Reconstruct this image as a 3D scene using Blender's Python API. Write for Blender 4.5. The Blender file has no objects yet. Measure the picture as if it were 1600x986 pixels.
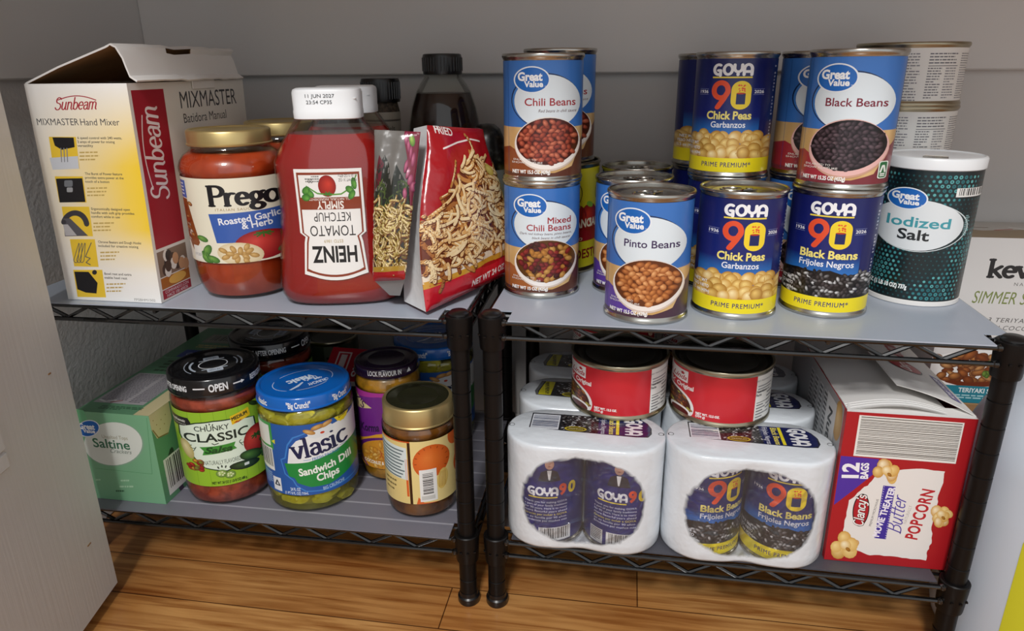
import bpy, math, random
from mathutils import Vector, Matrix
from mathutils.geometry import tessellate_polygon
random.seed(7)
S = bpy.context.scene
C = S.collection
PI = math.pi

# ---------------------------------------------------------------- camera
cd = bpy.data.cameras.new('camera')
cam = bpy.data.objects.new('camera', cd)
C.objects.link(cam)
cd.sensor_width = 36.0
cd.lens = 1099.65 / 1600 * 36
cd.clip_start = 0.01
_p, _y, _r = 0.33881, -0.16164, -0.009664
_F = Vector((math.sin(_y) * math.cos(_p), math.cos(_y) * math.cos(_p), -math.sin(_p)))
_R0 = Vector((math.cos(_y), -math.sin(_y), 0))
_U0 = _R0.cross(_F)
_R = _R0 * math.cos(_r) + _U0 * math.sin(_r)
_U = _U0 * math.cos(_r) - _R0 * math.sin(_r)
cam.matrix_world = Matrix(((_R.x, _U.x, -_F.x, 0), (_R.y, _U.y, -_F.y, 0), (_R.z, _U.z, -_F.z, 0.21228), (0, 0, 0, 1)))
S.camera = cam

# ---------------------------------------------------------------- world, lamps, exposure
wd = bpy.data.worlds.new('room_world')
S.world = wd
wd.use_nodes = True
wd.node_tree.nodes['Background'].inputs[0].default_value = (0.95, 0.975, 1.0, 1)
wd.node_tree.nodes['Background'].inputs[1].default_value = 0.76


def area(name, loc, aim, size, power, col=(1, 1, 1), sy=None):
    l = bpy.data.lights.new(name, 'AREA')
    l.size = size
    if sy:
        l.shape = 'RECTANGLE'
        l.size_y = sy
    l.energy = power
    l.color = col
    o = bpy.data.objects.new(name, l)
    o.location = loc
    o.rotation_euler = (Vector(aim) - Vector(loc)).to_track_quat('-Z', 'Y').to_euler()
    C.objects.link(o)
    return o


area('ceiling_lamp', (-0.13, -1.20, 1.78), (-0.05, 0.6, 0), 0.36, 46, (1.0, 0.985, 0.965))
S.view_settings.view_transform = 'Standard'
S.view_settings.look = 'None'
S.view_settings.exposure = 0.0
S.view_settings.gamma = 1.0
S.view_settings.use_curve_mapping = False
S.cycles.max_bounces = 10
S.cycles.transparent_max_bounces = 24
S.cycles.use_denoising = True

# ---------------------------------------------------------------- materials
def lin(h):
    h = h.lstrip('#')
    v = [int(h[i:i + 2], 16) / 255 for i in (0, 2, 4)]
    return tuple((x / 12.92 if x <= 0.04045 else ((x + 0.055) / 1.055) ** 2.4) for x in v)


def rgba(h):
    return (*lin(h), 1.0)


def mat(name, col='#808080', rough=0.5, metal=0.0, coat=0.0, spec=0.5, trans=0.0, noise=None, bump=None, sss=0.0):
    m = bpy.data.materials.new(name)
    m.use_nodes = True
    nt = m.node_tree
    b = nt.nodes['Principled BSDF']
    b.inputs['Base Color'].default_value = rgba(col)
    b.inputs['Roughness'].default_value = rough
    b.inputs['Metallic'].default_value = metal
    b.inputs['Coat Weight'].default_value = coat
    b.inputs['Coat Roughness'].default_value = 0.06
    b.inputs['Specular IOR Level'].default_value = spec
    b.inputs['Transmission Weight'].default_value = trans
    b.inputs['Subsurface Weight'].default_value = sss
    tc = None
    if noise or bump:
        tc = nt.nodes.new('ShaderNodeTexCoord')
    if noise:  # (scale, colour2, detail, lo, hi)
        n = nt.nodes.new('ShaderNodeTexNoise')
        n.inputs['Scale'].default_value = noise[0]
        n.inputs['Detail'].default_value = noise[2]
        nt.links.new(tc.outputs['Object'], n.inputs['Vector'])
        r = nt.nodes.new('ShaderNodeValToRGB')
        r.color_ramp.elements[0].position = noise[3]
        r.color_ramp.elements[1].position = noise[4]
        r.color_ramp.elements[0].color = rgba(col)
        r.color_ramp.elements[1].color = rgba(noise[1])
        nt.links.new(n.outputs['Fac'], r.inputs['Fac'])
        nt.links.new(r.outputs['Color'], b.inputs['Base Color'])
    if bump:  # (scale, strength, distance)
        n = nt.nodes.new('ShaderNodeTexNoise')
        n.inputs['Scale'].default_value = bump[0]
        n.inputs['Detail'].default_value = 3
        nt.links.new(tc.outputs['Object'], n.inputs['Vector'])
        bp = nt.nodes.new('ShaderNodeBump')
        bp.inputs['Strength'].default_value = bump[1]
        bp.inputs['Distance'].default_value = bump[2]
        nt.links.new(n.outputs['Fac'], bp.inputs['Height'])
        nt.links.new(bp.outputs['Normal'], b.inputs['Normal'])
    return m


def print_mat(name, rough, coat=0.0, spec=0.5, bump=None):
    m = mat(name, '#ffffff', rough, coat=coat, spec=spec, bump=bump)
    nt = m.node_tree
    a = nt.nodes.new('ShaderNodeAttribute')
    a.attribute_name = 'ink'
    nt.links.new(a.outputs['Color'], nt.nodes['Principled BSDF'].inputs['Base Color'])
    return m


def clear_mat(name, tint='#ffffff', gloss=0.10, rough=0.03, bump=None):
    """clear glass or film: transparent with a fresnel-weighted glossy layer"""
    m = bpy.data.materials.new(name)
    m.use_nodes = True
    nt = m.node_tree
    nt.nodes.remove(nt.nodes['Principled BSDF'])
    out = nt.nodes['Material Output']
    t = nt.nodes.new('ShaderNodeBsdfTransparent')
    t.inputs[0].default_value = rgba(tint)
    g = nt.nodes.new('ShaderNodeBsdfGlossy')
    g.inputs['Roughness'].default_value = rough
    g.inputs['Color'].default_value = (1, 1, 1, 1)
    lw = nt.nodes.new('ShaderNodeLayerWeight')
    lw.inputs['Blend'].default_value = 0.18
    ma = nt.nodes.new('ShaderNodeMath')
    ma.operation = 'MULTIPLY_ADD'
    ma.inputs[1].default_value = 0.55
    ma.inputs[2].default_value = gloss * 0.4
    nt.links.new(lw.outputs['Fresnel'], ma.inputs[0])
    mx = nt.nodes.new('ShaderNodeMixShader')
    nt.links.new(ma.outputs[0], mx.inputs['Fac'])
    nt.links.new(t.outputs[0], mx.inputs[1])
    nt.links.new(g.outputs[0], mx.inputs[2])
    nt.links.new(mx.outputs[0], out.inputs['Surface'])
    if bump:
        tc = nt.nodes.new('ShaderNodeTexCoord')
        n = nt.nodes.new('ShaderNodeTexNoise')
        n.inputs['Scale'].default_value = bump[0]
        n.inputs['Detail'].default_value = 2
        nt.links.new(tc.outputs['Object'], n.inputs['Vector'])
        bp = nt.nodes.new('ShaderNodeBump')
        bp.inputs['Strength'].default_value = bump[1]
        bp.inputs['Distance'].default_value = bump[2]
        nt.links.new(n.outputs['Fac'], bp.inputs['Height'])
        nt.links.new(bp.outputs['Normal'], g.inputs['Normal'])
        nt.links.new(bp.outputs['Normal'], lw.inputs['Normal'])
    return m


def sheet_mat(name, col, alpha, rough, bump=None, spec=0.5):
    """translucent plastic: part of the light goes straight through"""
    m = mat(name, col, rough, bump=bump, spec=spec)
    nt = m.node_tree
    b = nt.nodes['Principled BSDF']
    t = nt.nodes.new('ShaderNodeBsdfTransparent')
    mx = nt.nodes.new('ShaderNodeMixShader')
    mx.inputs[0].default_value = alpha
    nt.links.new(t.outputs[0], mx.inputs[1])
    nt.links.new(b.outputs[0], mx.inputs[2])
    nt.links.new(mx.outputs[0], nt.nodes['Material Output'].inputs['Surface'])
    return m


M = {}
M['ink'] = print_mat('printed_paper_label', 0.34, coat=0.15)
M['ink_card'] = print_mat('printed_carton', 0.42)
M['ink_film'] = print_mat('printed_plastic_film', 0.22, coat=0.5, bump=(38, 0.55, 0.004))
M['ink_flat'] = print_mat('printed_matte', 0.55)
M['tin'] = mat('bare_tin', '#b9b7b0', 0.24, 1.0)
M['tin_gold'] = mat('lacquered_tin', '#a89f88', 0.28, 1.0)
M['tin_dark'] = mat('dark_can_end', '#4a473e', 0.35, 0.9)
M['gold'] = mat('gold_lid', '#d3bd83', 0.38, 0.85)
M['gold_dark'] = mat('green_gold_lid_top', '#56563c', 0.22, 0.8)
M['black_metal'] = mat('black_powder_coat', '#0d0b0b', 0.40, 0.0, spec=0.25)
M['black_wire'] = mat('black_coated_wire', '#09090a', 0.24, 0.0, coat=0.7)
M['black_plastic'] = mat('black_plastic', '#121112', 0.3)
M['black_lid'] = mat('black_lid_enamel', '#0d0d10', 0.22, coat=0.4)
M['blue_lid'] = mat('blue_lid_enamel', '#0d63bd', 0.25, coat=0.4)
M['plum_lid'] = mat('plum_lid_enamel', '#22112b', 0.22, coat=0.4)
M['white_plastic'] = mat('white_cap_plastic', '#eef2f5', 0.35)
M['glass'] = clear_mat('clear_glass', '#f7faf7', 0.12)
M['film'] = clear_mat('clear_shrink_film', '#fbfbff', 0.16, 0.09, bump=(45, 0.8, 0.006))
M['sauce'] = mat('orange_red_sauce', '#b8431a', 0.3, noise=(70, '#9c3010', 3, 0.35, 0.7), coat=0.3)
M['ketchup'] = mat('ketchup_red', '#9b1411', 0.22, coat=0.5)
M['salsa'] = mat('chunky_salsa', '#b04a33', 0.3, noise=(95, '#84301e', 4, 0.4, 0.62), coat=0.3)
M['korma'] = mat('yellow_curry_sauce', '#c48a22', 0.3, noise=(80, '#8d6418', 4, 0.4, 0.65), coat=0.3)
M['jam'] = mat('brown_orange_jam', '#85501a', 0.25, noise=(60, '#5d340e', 3, 0.4, 0.65), coat=0.4)
M['brine'] = mat('pickle_brine', '#9a9218', 0.3, noise=(45, '#67620f', 3, 0.35, 0.65), coat=0.2)
M['pickle'] = mat('pickle_flesh', '#b9ae1f', 0.35, noise=(120, '#d2c83f', 3, 0.4, 0.6), coat=0.3)
M['honey'] = mat('dark_honey', '#2a140b', 0.3, spec=0.2)
M['spice'] = mat('dry_seasoning', '#57493a', 0.7, noise=(300, '#2f271e', 2, 0.4, 0.6))
M['card_white'] = mat('carton_board', '#e4e2df', 0.55)
M['card_grey'] = mat('grey_carton_inside', '#b7aea2', 0.7)
M['card_brown'] = mat('brown_corrugated_board', '#a07c52', 0.75, noise=(30, '#8b6a45', 4, 0.3, 0.7))
M['film_white'] = mat('white_shrink_film', '#e9edf0', 0.28, coat=0.35, bump=(60, 0.25, 0.003))
M['foil_white'] = mat('white_bag_film', '#d9dadb', 0.25, coat=0.4, bump=(30, 0.5, 0.006))
M['red_film'] = mat('red_bag_film', '#a8101c', 0.22, coat=0.5, bump=(40, 0.6, 0.006))
M['liner'] = sheet_mat('smooth_grey_liner', '#b6bfcd', 0.84, 0.30)
M['liner_glint'] = sheet_mat('textured_glint_liner', '#85848f', 0.74, 0.38, bump=(900, 0.5, 0.0006))
_nt = M['liner_glint'].node_tree
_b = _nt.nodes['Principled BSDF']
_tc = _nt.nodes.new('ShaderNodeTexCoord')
_wv = _nt.nodes.new('ShaderNodeTexWave')  # pale stripes painted in for light catching on the deck wires underneath
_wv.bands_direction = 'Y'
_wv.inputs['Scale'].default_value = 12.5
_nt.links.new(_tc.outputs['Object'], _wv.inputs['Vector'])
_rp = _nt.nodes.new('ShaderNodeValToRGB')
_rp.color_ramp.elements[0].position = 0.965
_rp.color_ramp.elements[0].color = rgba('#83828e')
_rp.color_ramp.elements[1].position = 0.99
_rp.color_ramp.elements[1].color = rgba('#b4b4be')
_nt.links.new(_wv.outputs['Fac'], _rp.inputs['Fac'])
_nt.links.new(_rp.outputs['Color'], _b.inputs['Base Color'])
M['liner_dark'] = sheet_mat('dark_ribbed_liner', '#56565e', 0.74, 0.38, bump=(900, 0.5, 0.0006))
M['jug'] = sheet_mat('milky_jug_plastic', '#dfe8f3', 0.76, 0.28)
M['liquid'] = mat('jug_contents', '#93a6bd', 0.4)

# ---------------------------------------------------------------- objects, tags, copies
def thing(name, label, cat, loc=(0, 0, 0), rotz=0.0, group=None):
    o = bpy.data.objects.new(name, None)
    o.empty_display_size = 0.02
    o.location = loc
    o.rotation_euler = (0, 0, rotz)
    C.objects.link(o)
    return tag(o, label, cat, group)


def tag(o, label, cat, group=None):
    o['label'] = label
    o['category'] = cat
    if group:
        o['group'] = group
    return o


def link(name, me, parent=None, loc=(0, 0, 0), rotz=0.0, label=None):
    o = bpy.data.objects.new(name, me)
    o.location = loc
    o.rotation_euler = (0, 0, rotz)
    o.parent = parent
    if label:
        o['label'] = label
    C.objects.link(o)
    return o


def struct(name, me):
    o = link(name, me)
    o['kind'] = 'structure'
    return o


def dup(root, loc, rotz, label, group=None):
    r = root.copy()
    C.objects.link(r)
    r.location = loc
    r.rotation_euler = (0, 0, rotz)
    r['label'] = label
    if group:
        r['group'] = group
    for ch in list(root.children):
        c = ch.copy()
        C.objects.link(c)
        c.parent = r
        for g in list(ch.children):
            d = g.copy()
            C.objects.link(d)
            d.parent = c
    return r


# ---------------------------------------------------------------- mesh builder
class MB:
    def __init__(s):
        s.v = []
        s.f = []
        s.m = []
        s.sm = []

    def add(s, vs, fs, mi=0, smooth=False):
        b = len(s.v)
        s.v += [tuple(v) for v in vs]
        for f in fs:
            s.f.append(tuple(i + b for i in f))
            s.m.append(mi)
            s.sm.append(smooth)
        return s

    def box(s, x0, x1, y0, y1, z0, z1, mi=0, b=0.0):
        if b <= 0:
            vs = [(x, y, z) for z in (z0, z1) for y in (y0, y1) for x in (x0, x1)]
            return s.add(vs, [(0, 2, 3, 1), (4, 5, 7, 6), (0, 1, 5, 4), (2, 6, 7, 3), (0, 4, 6, 2), (1, 3, 7, 5)], mi)
        # chamfered box
        vs = []
        idx = {}
        X, Y, Z = (x0, x1), (y0, y1), (z0, z1)
        for i in (0, 1):
            for j in (0, 1):
                for k in (0, 1):
                    c = (X[i], Y[j], Z[k])
                    d = (b if i == 0 else -b, b if j == 0 else -b, b if k == 0 else -b)
                    for a in range(3):
                        p = [c[q] + (0 if q == a else d[q]) for q in range(3)]
                        idx[i, j, k, a] = len(vs)
                        vs.append(p)
        fs = []
        for a in range(3):
            o1, o2 = [q for q in range(3) if q != a]
            for e in (0, 1):
                ring = []
                for u, w in ((0, 0), (1, 0), (1, 1), (0, 1)):
                    t = [0, 0, 0]
                    t[a] = e
                    t[o1] = u
                    t[o2] = w
                    ring.append(idx[t[0], t[1], t[2], a])
                if (e == 0) ^ (a == 1):
                    ring.reverse()
                fs.append(ring)
        for a in range(3):
            o1, o2 = [q for q in range(3) if q != a]
            for u in (0, 1):
                for w in (0, 1):
                    t0 = [0, 0, 0]
                    t0[o1] = u
                    t0[o2] = w
                    t1 = list(t0)
                    t1[a] = 1
                    fs.append([idx[(*t0, o1)], idx[(*t1, o1)], idx[(*t1, o2)], idx[(*t0, o2)]])
        for i in (0, 1):
            for j in (0, 1):
                for k in (0, 1):
                    fs.append([idx[i, j, k, a] for a in range(3)])
        return s.add(vs, fs, mi)

    def lathe(s, prof, n=48, mi=0, cx=0, cy=0, smooth=True, ry=1.0):
        vs = []
        for r, z in prof:
            for i in range(n):
                a = 2 * PI * i / n
                vs.append((cx + r * math.cos(a), cy + r * ry * math.sin(a), z))
        fs = []
        for j in range(len(prof) - 1):
            for i in range(n):
                k = (i + 1) % n
                fs.append((j * n + i, j * n + k, (j + 1) * n + k, (j + 1) * n + i))
        if prof[0][0] > 1e-6:
            pass
        return s.add(vs, fs, mi, smooth)

    def disc(s, r, z, n=48, mi=0, cx=0, cy=0, up=True):
        vs = [(cx + r * math.cos(2 * PI * i / n), cy + r * math.sin(2 * PI * i / n), z) for i in range(n)]
        f = list(range(n))
        return s.add(vs, [f if up else f[::-1]], mi)

    def loft(s, rings, mi=0, cap=True, smooth=True):
        n = len(rings[0])
        vs = [p for r in rings for p in r]
        fs = []
        for j in range(len(rings) - 1):
            for i in range(n):
                k = (i + 1) % n
                fs.append((j * n + i, j * n + k, (j + 1) * n + k, (j + 1) * n + i))
        if cap:
            fs.append(tuple(range(n))[::-1])
            fs.append(tuple(range((len(rings) - 1) * n, len(rings) * n)))
        return s.add(vs, fs, mi, smooth)

    def tube(s, pts, r, n=8, mi=0, cap=True):
        pts = [Vector(p) for p in pts]
        rings = []
        up = Vector((0, 0, 1))
        for i, p in enumerate(pts):
            d = (pts[min(i + 1, len(pts) - 1)] - pts[max(i - 1, 0)]).normalized()
            a = up if abs(d.dot(up)) < 0.95 else Vector((1, 0, 0))
            u = d.cross(a).normalized()
            w = u.cross(d)
            rings.append([p + (u * math.cos(2 * PI * k / n) + w * math.sin(2 * PI * k / n)) * r for k in range(n)])
        return s.loft(rings, mi, cap)

    def grid(s, fn, nu, nv, mi=0, smooth=True, flip=False):
        vs = [fn(i / nu, j / nv) for j in range(nv + 1) for i in range(nu + 1)]
        fs = []
        for j in range(nv):
            for i in range(nu):
                a = j * (nu + 1) + i
                f = (a, a + 1, a + nu + 2, a + nu + 1)
                fs.append(f[::-1] if flip else f)
        return s.add(vs, fs, mi, smooth)

    def mesh(s, name, *mats, sharp=0.7):
        me = bpy.data.meshes.new(name)
        me.from_pydata(s.v, [], s.f)
        for m in mats:
            me.materials.append(M[m] if isinstance(m, str) else m)
        me.polygons.foreach_set('material_index', s.m)
        me.polygons.foreach_set('use_smooth', s.sm)
        me.update()
        try:
            me.set_sharp_from_angle(angle=sharp)
        except Exception:
            pass
        return me


# ---------------------------------------------------------------- printed artwork: flat ink shapes laid on a label surface
_gc = {}


def glyphs(body, bold=0.0, shear=0.0, sp=1.0):
    key = (body, bold, shear, sp)
    if key not in _gc:
        cu = bpy.data.curves.new('lettering', 'FONT')
        cu.body = body
        cu.resolution_u = 3
        cu.fill_mode = 'BOTH'
        cu.offset = bold
        cu.shear = shear
        cu.space_character = sp
        ob = bpy.data.objects.new('lettering', cu)
        me = ob.to_mesh()
        co = [(v.co.x, v.co.y) for v in me.vertices]
        tris = [[co[i] for i in p.vertices] for p in me.polygons]
        ob.to_mesh_clear()
        bpy.data.objects.remove(ob)
        bpy.data.curves.remove(cu)
        if co:
            bb = (min(c[0] for c in co), max(c[0] for c in co), min(c[1] for c in co), max(c[1] for c in co))
        else:
            bb = (0, 1, 0, 1)
        _gc[key] = (tris, bb)
    return _gc[key]


def arc(cx, cy, rx, ry, a0, a1, n=10):
    return [(cx + rx * math.cos(math.radians(a0 + (a1 - a0) * i / n)), cy + ry * math.sin(math.radians(a0 + (a1 - a0) * i / n))) for i in range(n + 1)]


# pen skeletons (cap height 1, x-height .64): advance, strokes, serifs
GL = {
    'P': (0.72, [[(.1, 0), (.1, 1)], [(.1, 1), (.36, 1)] + arc(.36, .74, .3, .26, 90, -90) + [(.1, .48)]], [(-.02, .24, 0), (-.04, .2, 1)]),
    'r': (0.5, [[(.1, 0), (.1, .62)], [(.1, .38)] + arc(.34, .36, .22, .26, 170, 70)], [(-.02, .24, 0), (-.04, .12, .62)]),
    'e': (0.6, [[(.08, .34), (.52, .34)] + arc(.3, .32, .24, .31, 5, 310, 16)], []),
    'g': (0.62, [arc(.28, .4, .2, .22, 0, 360, 16), arc(.3, -.1, .25, .17, 0, 360, 16), [(.2, .2), (.12, .1), (.3, .06), (.46, .02)], [(.42, .56), (.58, .62)]], []),
    'o': (0.66, [arc(.32, .31, .26, .31, 0, 360, 20)], []),
    'v': (0.6, [[(.06, .62), (.3, .02)], [(.3, .02), (.54, .62)]], [(-.06, .18, .62), (.42, .64, .62)]),
    'l': (0.32, [[(.14, 0), (.14, 1)]], [(0, .28, 0), (-.02, .16, 1)]),
    'a': (0.58, [arc(.27, .42, .2, .2, 150, 20, 8) + [(.46, .4), (.46, .08), (.56, .0)], [(.46, .36)] + arc(.26, .18, .2, .18, 80, 280, 10) + [(.46, .12)]], []),
    's': (0.5, [[(.4, .5)] + arc(.24, .47, .16, .15, 40, 230, 10) + arc(.25, .16, .18, .16, 60, -150, 10)], []),
    'i': (0.32, [[(.14, 0), (.14, .62)], [(.14, .86), (.141, .87)]], [(0, .28, 0), (-.02, .16, .62)]),
    'c': (0.56, [arc(.31, .31, .25, .31, 50, 315, 16)], []),
    'S': (0.72, [[(.62, .86)] + arc(.36, .76, .26, .24, 35, 230, 12) + arc(.34, .26, .3, .27, 60, -160, 14)], []),
    'u': (0.66, [[(.1, .62), (.1, .2)] + arc(.28, .2, .18, .2, 180, 330, 8) + [(.5, .3)], [(.5, .62), (.5, .1), (.6, .0)]], []),
    'n': (0.66, [[(.1, .62), (.1, 0)], [(.1, .35)] + arc(.3, .4, .2, .22, 160, 0, 8) + [(.5, .1), (.6, 0)]], []),
    'b': (0.64, [[(.1, 1), (.1, .05)], arc(.32, .3, .23, .3, 150, -150, 14) + [(.1, .14)]], []),
    'm': (1.0, [[(.1, .62), (.1, 0)], [(.1, .35)] + arc(.28, .42, .18, .2, 160, 0, 8) + [(.46, 0)], [(.46, .35)] + arc(.65, .42, .19, .2, 160, 0, 8) + [(.84, .1), (.94, 0)]], []),
    'B': (0.76, [[(.14, 0), (.14, 1)], [(.0, .9), (.14, 1)] + arc(.36, .76, .26, .24, 90, -90) + [(.2, .52)], [(.3, .52)] + arc(.36, .26, .32, .26, 90, -90) + [(.05, .02)]], []),
    't': (0.42, [[(.18, .95), (.18, .15)] + arc(.3, .14, .12, .14, 180, 300, 6), [(.02, .62), (.36, .62)]], []),
    'C': (0.78, [arc(.42, .5, .34, .5, 50, 315, 18)], []),
    'y': (0.6, [[(.08, .62), (.1, .3)] + arc(.27, .26, .17, .22, 180, 340, 8), [(.5, .62), (.44, 0), (.3, -.28), (.1, -.26)]], []),
    "'": (0.24, [[(.14, 1.0), (.08, .8)]], []),
    'G': (0.84, [arc(.44, .5, .34, .46, 60, 300, 16) + [(.62, .12), (.62, .42), (.42, .42)], [(.62, .3), (.62, -.08)]], []),
    'O': (0.86, [arc(.43, .5, .34, .46, 0, 360, 24)], []),
    'Y': (0.8, [arc(.4, .62, .3, .34, 180, 360, 10), [(.1, .62), (.1, .94)], [(.7, .62), (.7, .94)], [(.4, .3), (.4, 0)]], []),
    'A': (0.84, [[(.1, 0), (.1, .55)] + arc(.4, .55, .3, .41, 180, 0, 14) + [(.7, 0)], [(.12, .3), (.68, .3)]], []),
    'k': (0.62, [[(.1, 0), (.1, 1)], [(.52, .62), (.12, .28)], [(.22, .38), (.56, 0)]], [(-.02, .2, 1), (0, .24, 0)]),
    ' ': (0.35, [], []),
}


class Art:
    """ink shapes in sketch units (x right, y down) that map to label metres (u along the surface, v up)"""

    def __init__(s, sx=1.0, sy=None, ox=0.0, oy=0.0, H=0.0, R=None, quad=None):
        s.F = []
        s.L = 0
        s.k = 0
        s.sx, s.sy, s.ox, s.oy, s.H, s.R = sx, sy or sx, ox, oy, H, R
        s.hm = None
        if quad:
            s.hm = s._homog(*quad)

    @staticmethod
    def _homog(src, W, H):
        # src: TL,TR,BR,BL sketch points -> (0,H),(W,H),(W,0),(0,0)
        dst = [(0, H), (W, H), (W, 0), (0, 0)]
        A = []
        for (x, y), (u, v) in zip(src, dst):
            A.append([x, y, 1, 0, 0, 0, -u * x, -u * y, u])
            A.append([0, 0, 0, x, y, 1, -v * x, -v * y, v])
        n = 8
        for i in range(n):
            p = max(range(i, n), key=lambda r: abs(A[r][i]))
            A[i], A[p] = A[p], A[i]
            for r in range(n):
                if r != i:
                    q = A[r][i] / A[i][i]
                    A[r] = [a - q * b for a, b in zip(A[r], A[i])]
        return [A[i][8] / A[i][i] for i in range(8)]

    def P(s, p):
        x, y = p
        if s.hm:
            h = s.hm
            w = h[6] * x + h[7] * y + 1
            return ((h[0] * x + h[1] * y + h[2]) / w, (h[3] * x + h[4] * y + h[5]) / w)
        u = (x - s.ox) * s.sx
        if s.R:
            t = u / s.R
            u = s.R * (math.asin(t) if abs(t) < 0.93 else math.copysign(math.asin(0.93) + (abs(t) - 0.93) * 2.5, t))
        return (u, s.H - (y - s.oy) * s.sy)

    # raw convex polygon already in label metres
    def lay(s, L, new=True):
        # neighbouring shapes of one layer get their own hair's breadth, so that overlaps never coincide
        if new:
            s.k = (s.k + 1) % 13
        return (s.L if L is None else L) + s.k * .02

    def raw(s, pts, col, L=None, new=True):
        s.F.append((pts, col, s.lay(L, new)))

    def convex(s, pts, col, L=None):
        s.raw([s.P(p) for p in pts], col, L)

    def poly(s, pts, col, L=None):
        q = [s.P(p) for p in pts]
        s.lay(L)
        for t in tessellate_polygon([[Vector((a, b, 0)) for a, b in q]]):
            s.raw([q[i] for i in t], col, L, False)

    def rect(s, x0, y0, x1, y1, col, L=None):
        s.convex([(x0, y0), (x1, y0), (x1, y1), (x0, y1)], col, L)

    def full(s, col, u0, u1, v0, v1, L=None):
        s.raw([(u0, v0), (u1, v0), (u1, v1), (u0, v1)], col, L)

    def ell(s, cx, cy, a, b, col, rot=0, n=40, L=None):
        c, d = math.cos(math.radians(rot)), math.sin(math.radians(rot))
        s.convex([(cx + a * math.cos(t) * c - b * math.sin(t) * d, cy + a * math.cos(t) * d + b * math.sin(t) * c) for t in (2 * PI * i / n for i in range(n))], col, L)

    def rrect(s, x0, y0, x1, y1, r, col, L=None, ry=None):
        ry = ry or r
        pts = []
        for cx, cy, a in ((x1 - r, y1 - ry, 0), (x0 + r, y1 - ry, 90), (x0 + r, y0 + ry, 180), (x1 - r, y0 + ry, 270)):
            pts += arc(cx, cy, r, ry, a, a + 90, 6)
        s.convex(pts, col, L)

    def blob(s, cx, cy, a, b, rot, c1, c2, n=9, off=(-.25, -.3), L=None):
        c, d = math.cos(math.radians(rot)), math.sin(math.radians(rot))
        ring = [s.P((cx + a * math.cos(t) * c - b * math.sin(t) * d, cy + a * math.cos(t) * d + b * math.sin(t) * c)) for t in (2 * PI * i / n for i in range(n))]
        o = s.P((cx + off[0] * a, cy + off[1] * b))
        lay = s.lay(L)
        for i in range(n):
            s.F.append(([o, ring[i], ring[(i + 1) % n]], (c1, c2, c2), lay))

    def text(s, body, x, y, h, col, w=None, bold=0.0, al='C', shear=0.0, rot=0, sp=1.0, L=None):
        """y = baseline, h = cap height, both in sketch units; w = width to fit"""
        if bold and ('M' in body or 'W' in body):
            # thicken by overprinting
            d = bold * h / 0.70
            for dx, dy in ((-d, -d), (d, -d), (-d, d), (d, d)):
                s.text(body, x + dx, y + dy, h, col, (w - 2 * d) if w else None, 0, al, shear, rot, sp, L)
            return
        s.lay(L)
        tris, bb = glyphs(body, bold, shear, sp)
        k = h / 0.70
        wx = bb[1] - bb[0]
        kx = (w / wx) if w else k
        x0 = {'C': -wx / 2, 'L': 0, 'R': -wx}[al] - bb[0]
        cr, sr = math.cos(math.radians(rot)), math.sin(math.radians(rot))
        if s.hm:  # upright in the face
            o = s.P((x, y))
            e = s.P((x, y - h))
            f = s.P((x + h, y))
            ky = math.hypot(e[0] - o[0], e[1] - o[1]) / h
            kxx = math.hypot(f[0] - o[0], f[1] - o[1]) / h
            al_, ac_ = abs(cr) * kxx + abs(sr) * ky, abs(cr) * ky + abs(sr) * kxx
            for t in tris:
                q = []
                for a, b in t:
                    p, r = (a + x0) * kx * al_, b * k * ac_
                    q.append((o[0] + p * cr - r * sr, o[1] + p * sr + r * cr))
                s.raw(q, col, L, False)
            return
        for t in tris:
            q = []
            for a, b in t:
                p, r = (a + x0) * kx, b * k
                q.append(s.P((x + p * cr - r * sr, y - p * sr - r * cr)))
            s.raw(q, col, L, False)

    def stroke(s, pts, nx, col, ny=None, L=None):
        ny = ny or nx
        for i, p in enumerate(pts):
            s.convex([(p[0] + nx * math.cos(t), p[1] + ny * math.sin(t)) for t in (2 * PI * k / 8 for k in range(8))], col, L)
            if i:
                o = pts[i - 1]
                dx, dy = p[0] - o[0], p[1] - o[1]
                l = math.hypot(dx, dy)
                if l < 1e-9:
                    continue
                a, b = -dy / l, dx / l
                q = math.sqrt((nx * a) ** 2 + (ny * b) ** 2)
                fx, fy = nx * nx * a / q, ny * ny * b / q
                s.convex([(o[0] + fx, o[1] + fy), (o[0] - fx, o[1] - fy), (p[0] - fx, p[1] - fy), (p[0] + fx, p[1] + fy)], col, L)

    def pen(s, body, x, y, h, col, w=None, wt=0.09, thin=None, shear=0.0, serif=False, al='C', rot=0, L=None, track=0.0):
        """lettering drawn from the pen skeletons; x,y = baseline anchor, h = cap height"""
        thin = thin or wt
        adv = sum(GL[c][0] + track for c in body)
        kx = (w / adv) if w else h
        x0 = {'C': -adv / 2, 'L': 0, 'R': -adv}[al]
        cr, sr = math.cos(math.radians(rot)), math.sin(math.radians(rot))

        def T(a, b):
            p, r = (a + x0 + shear * b) * kx, b * h
            return (x + p * cr - r * sr, y - p * sr - r * cr)
        cx = 0
        sw = abs(cr) * kx + abs(sr) * h
        sh = abs(cr) * h + abs(sr) * kx
        nx, ny = (wt * kx, thin * h) if abs(cr) > .7 else (thin * h, wt * kx)
        for c in body:
            a, strokes, ser = GL[c]
            for st in strokes:
                s.stroke([T(cx + p[0], p[1]) for p in st], nx, col, ny, L)
            if serif:
                for sx0, sx1, sy in ser:
                    s.stroke([T(cx + sx0, sy), T(cx + sx1, sy)], ny * .8, col, ny * .8, L)
            cx += a + track

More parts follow.
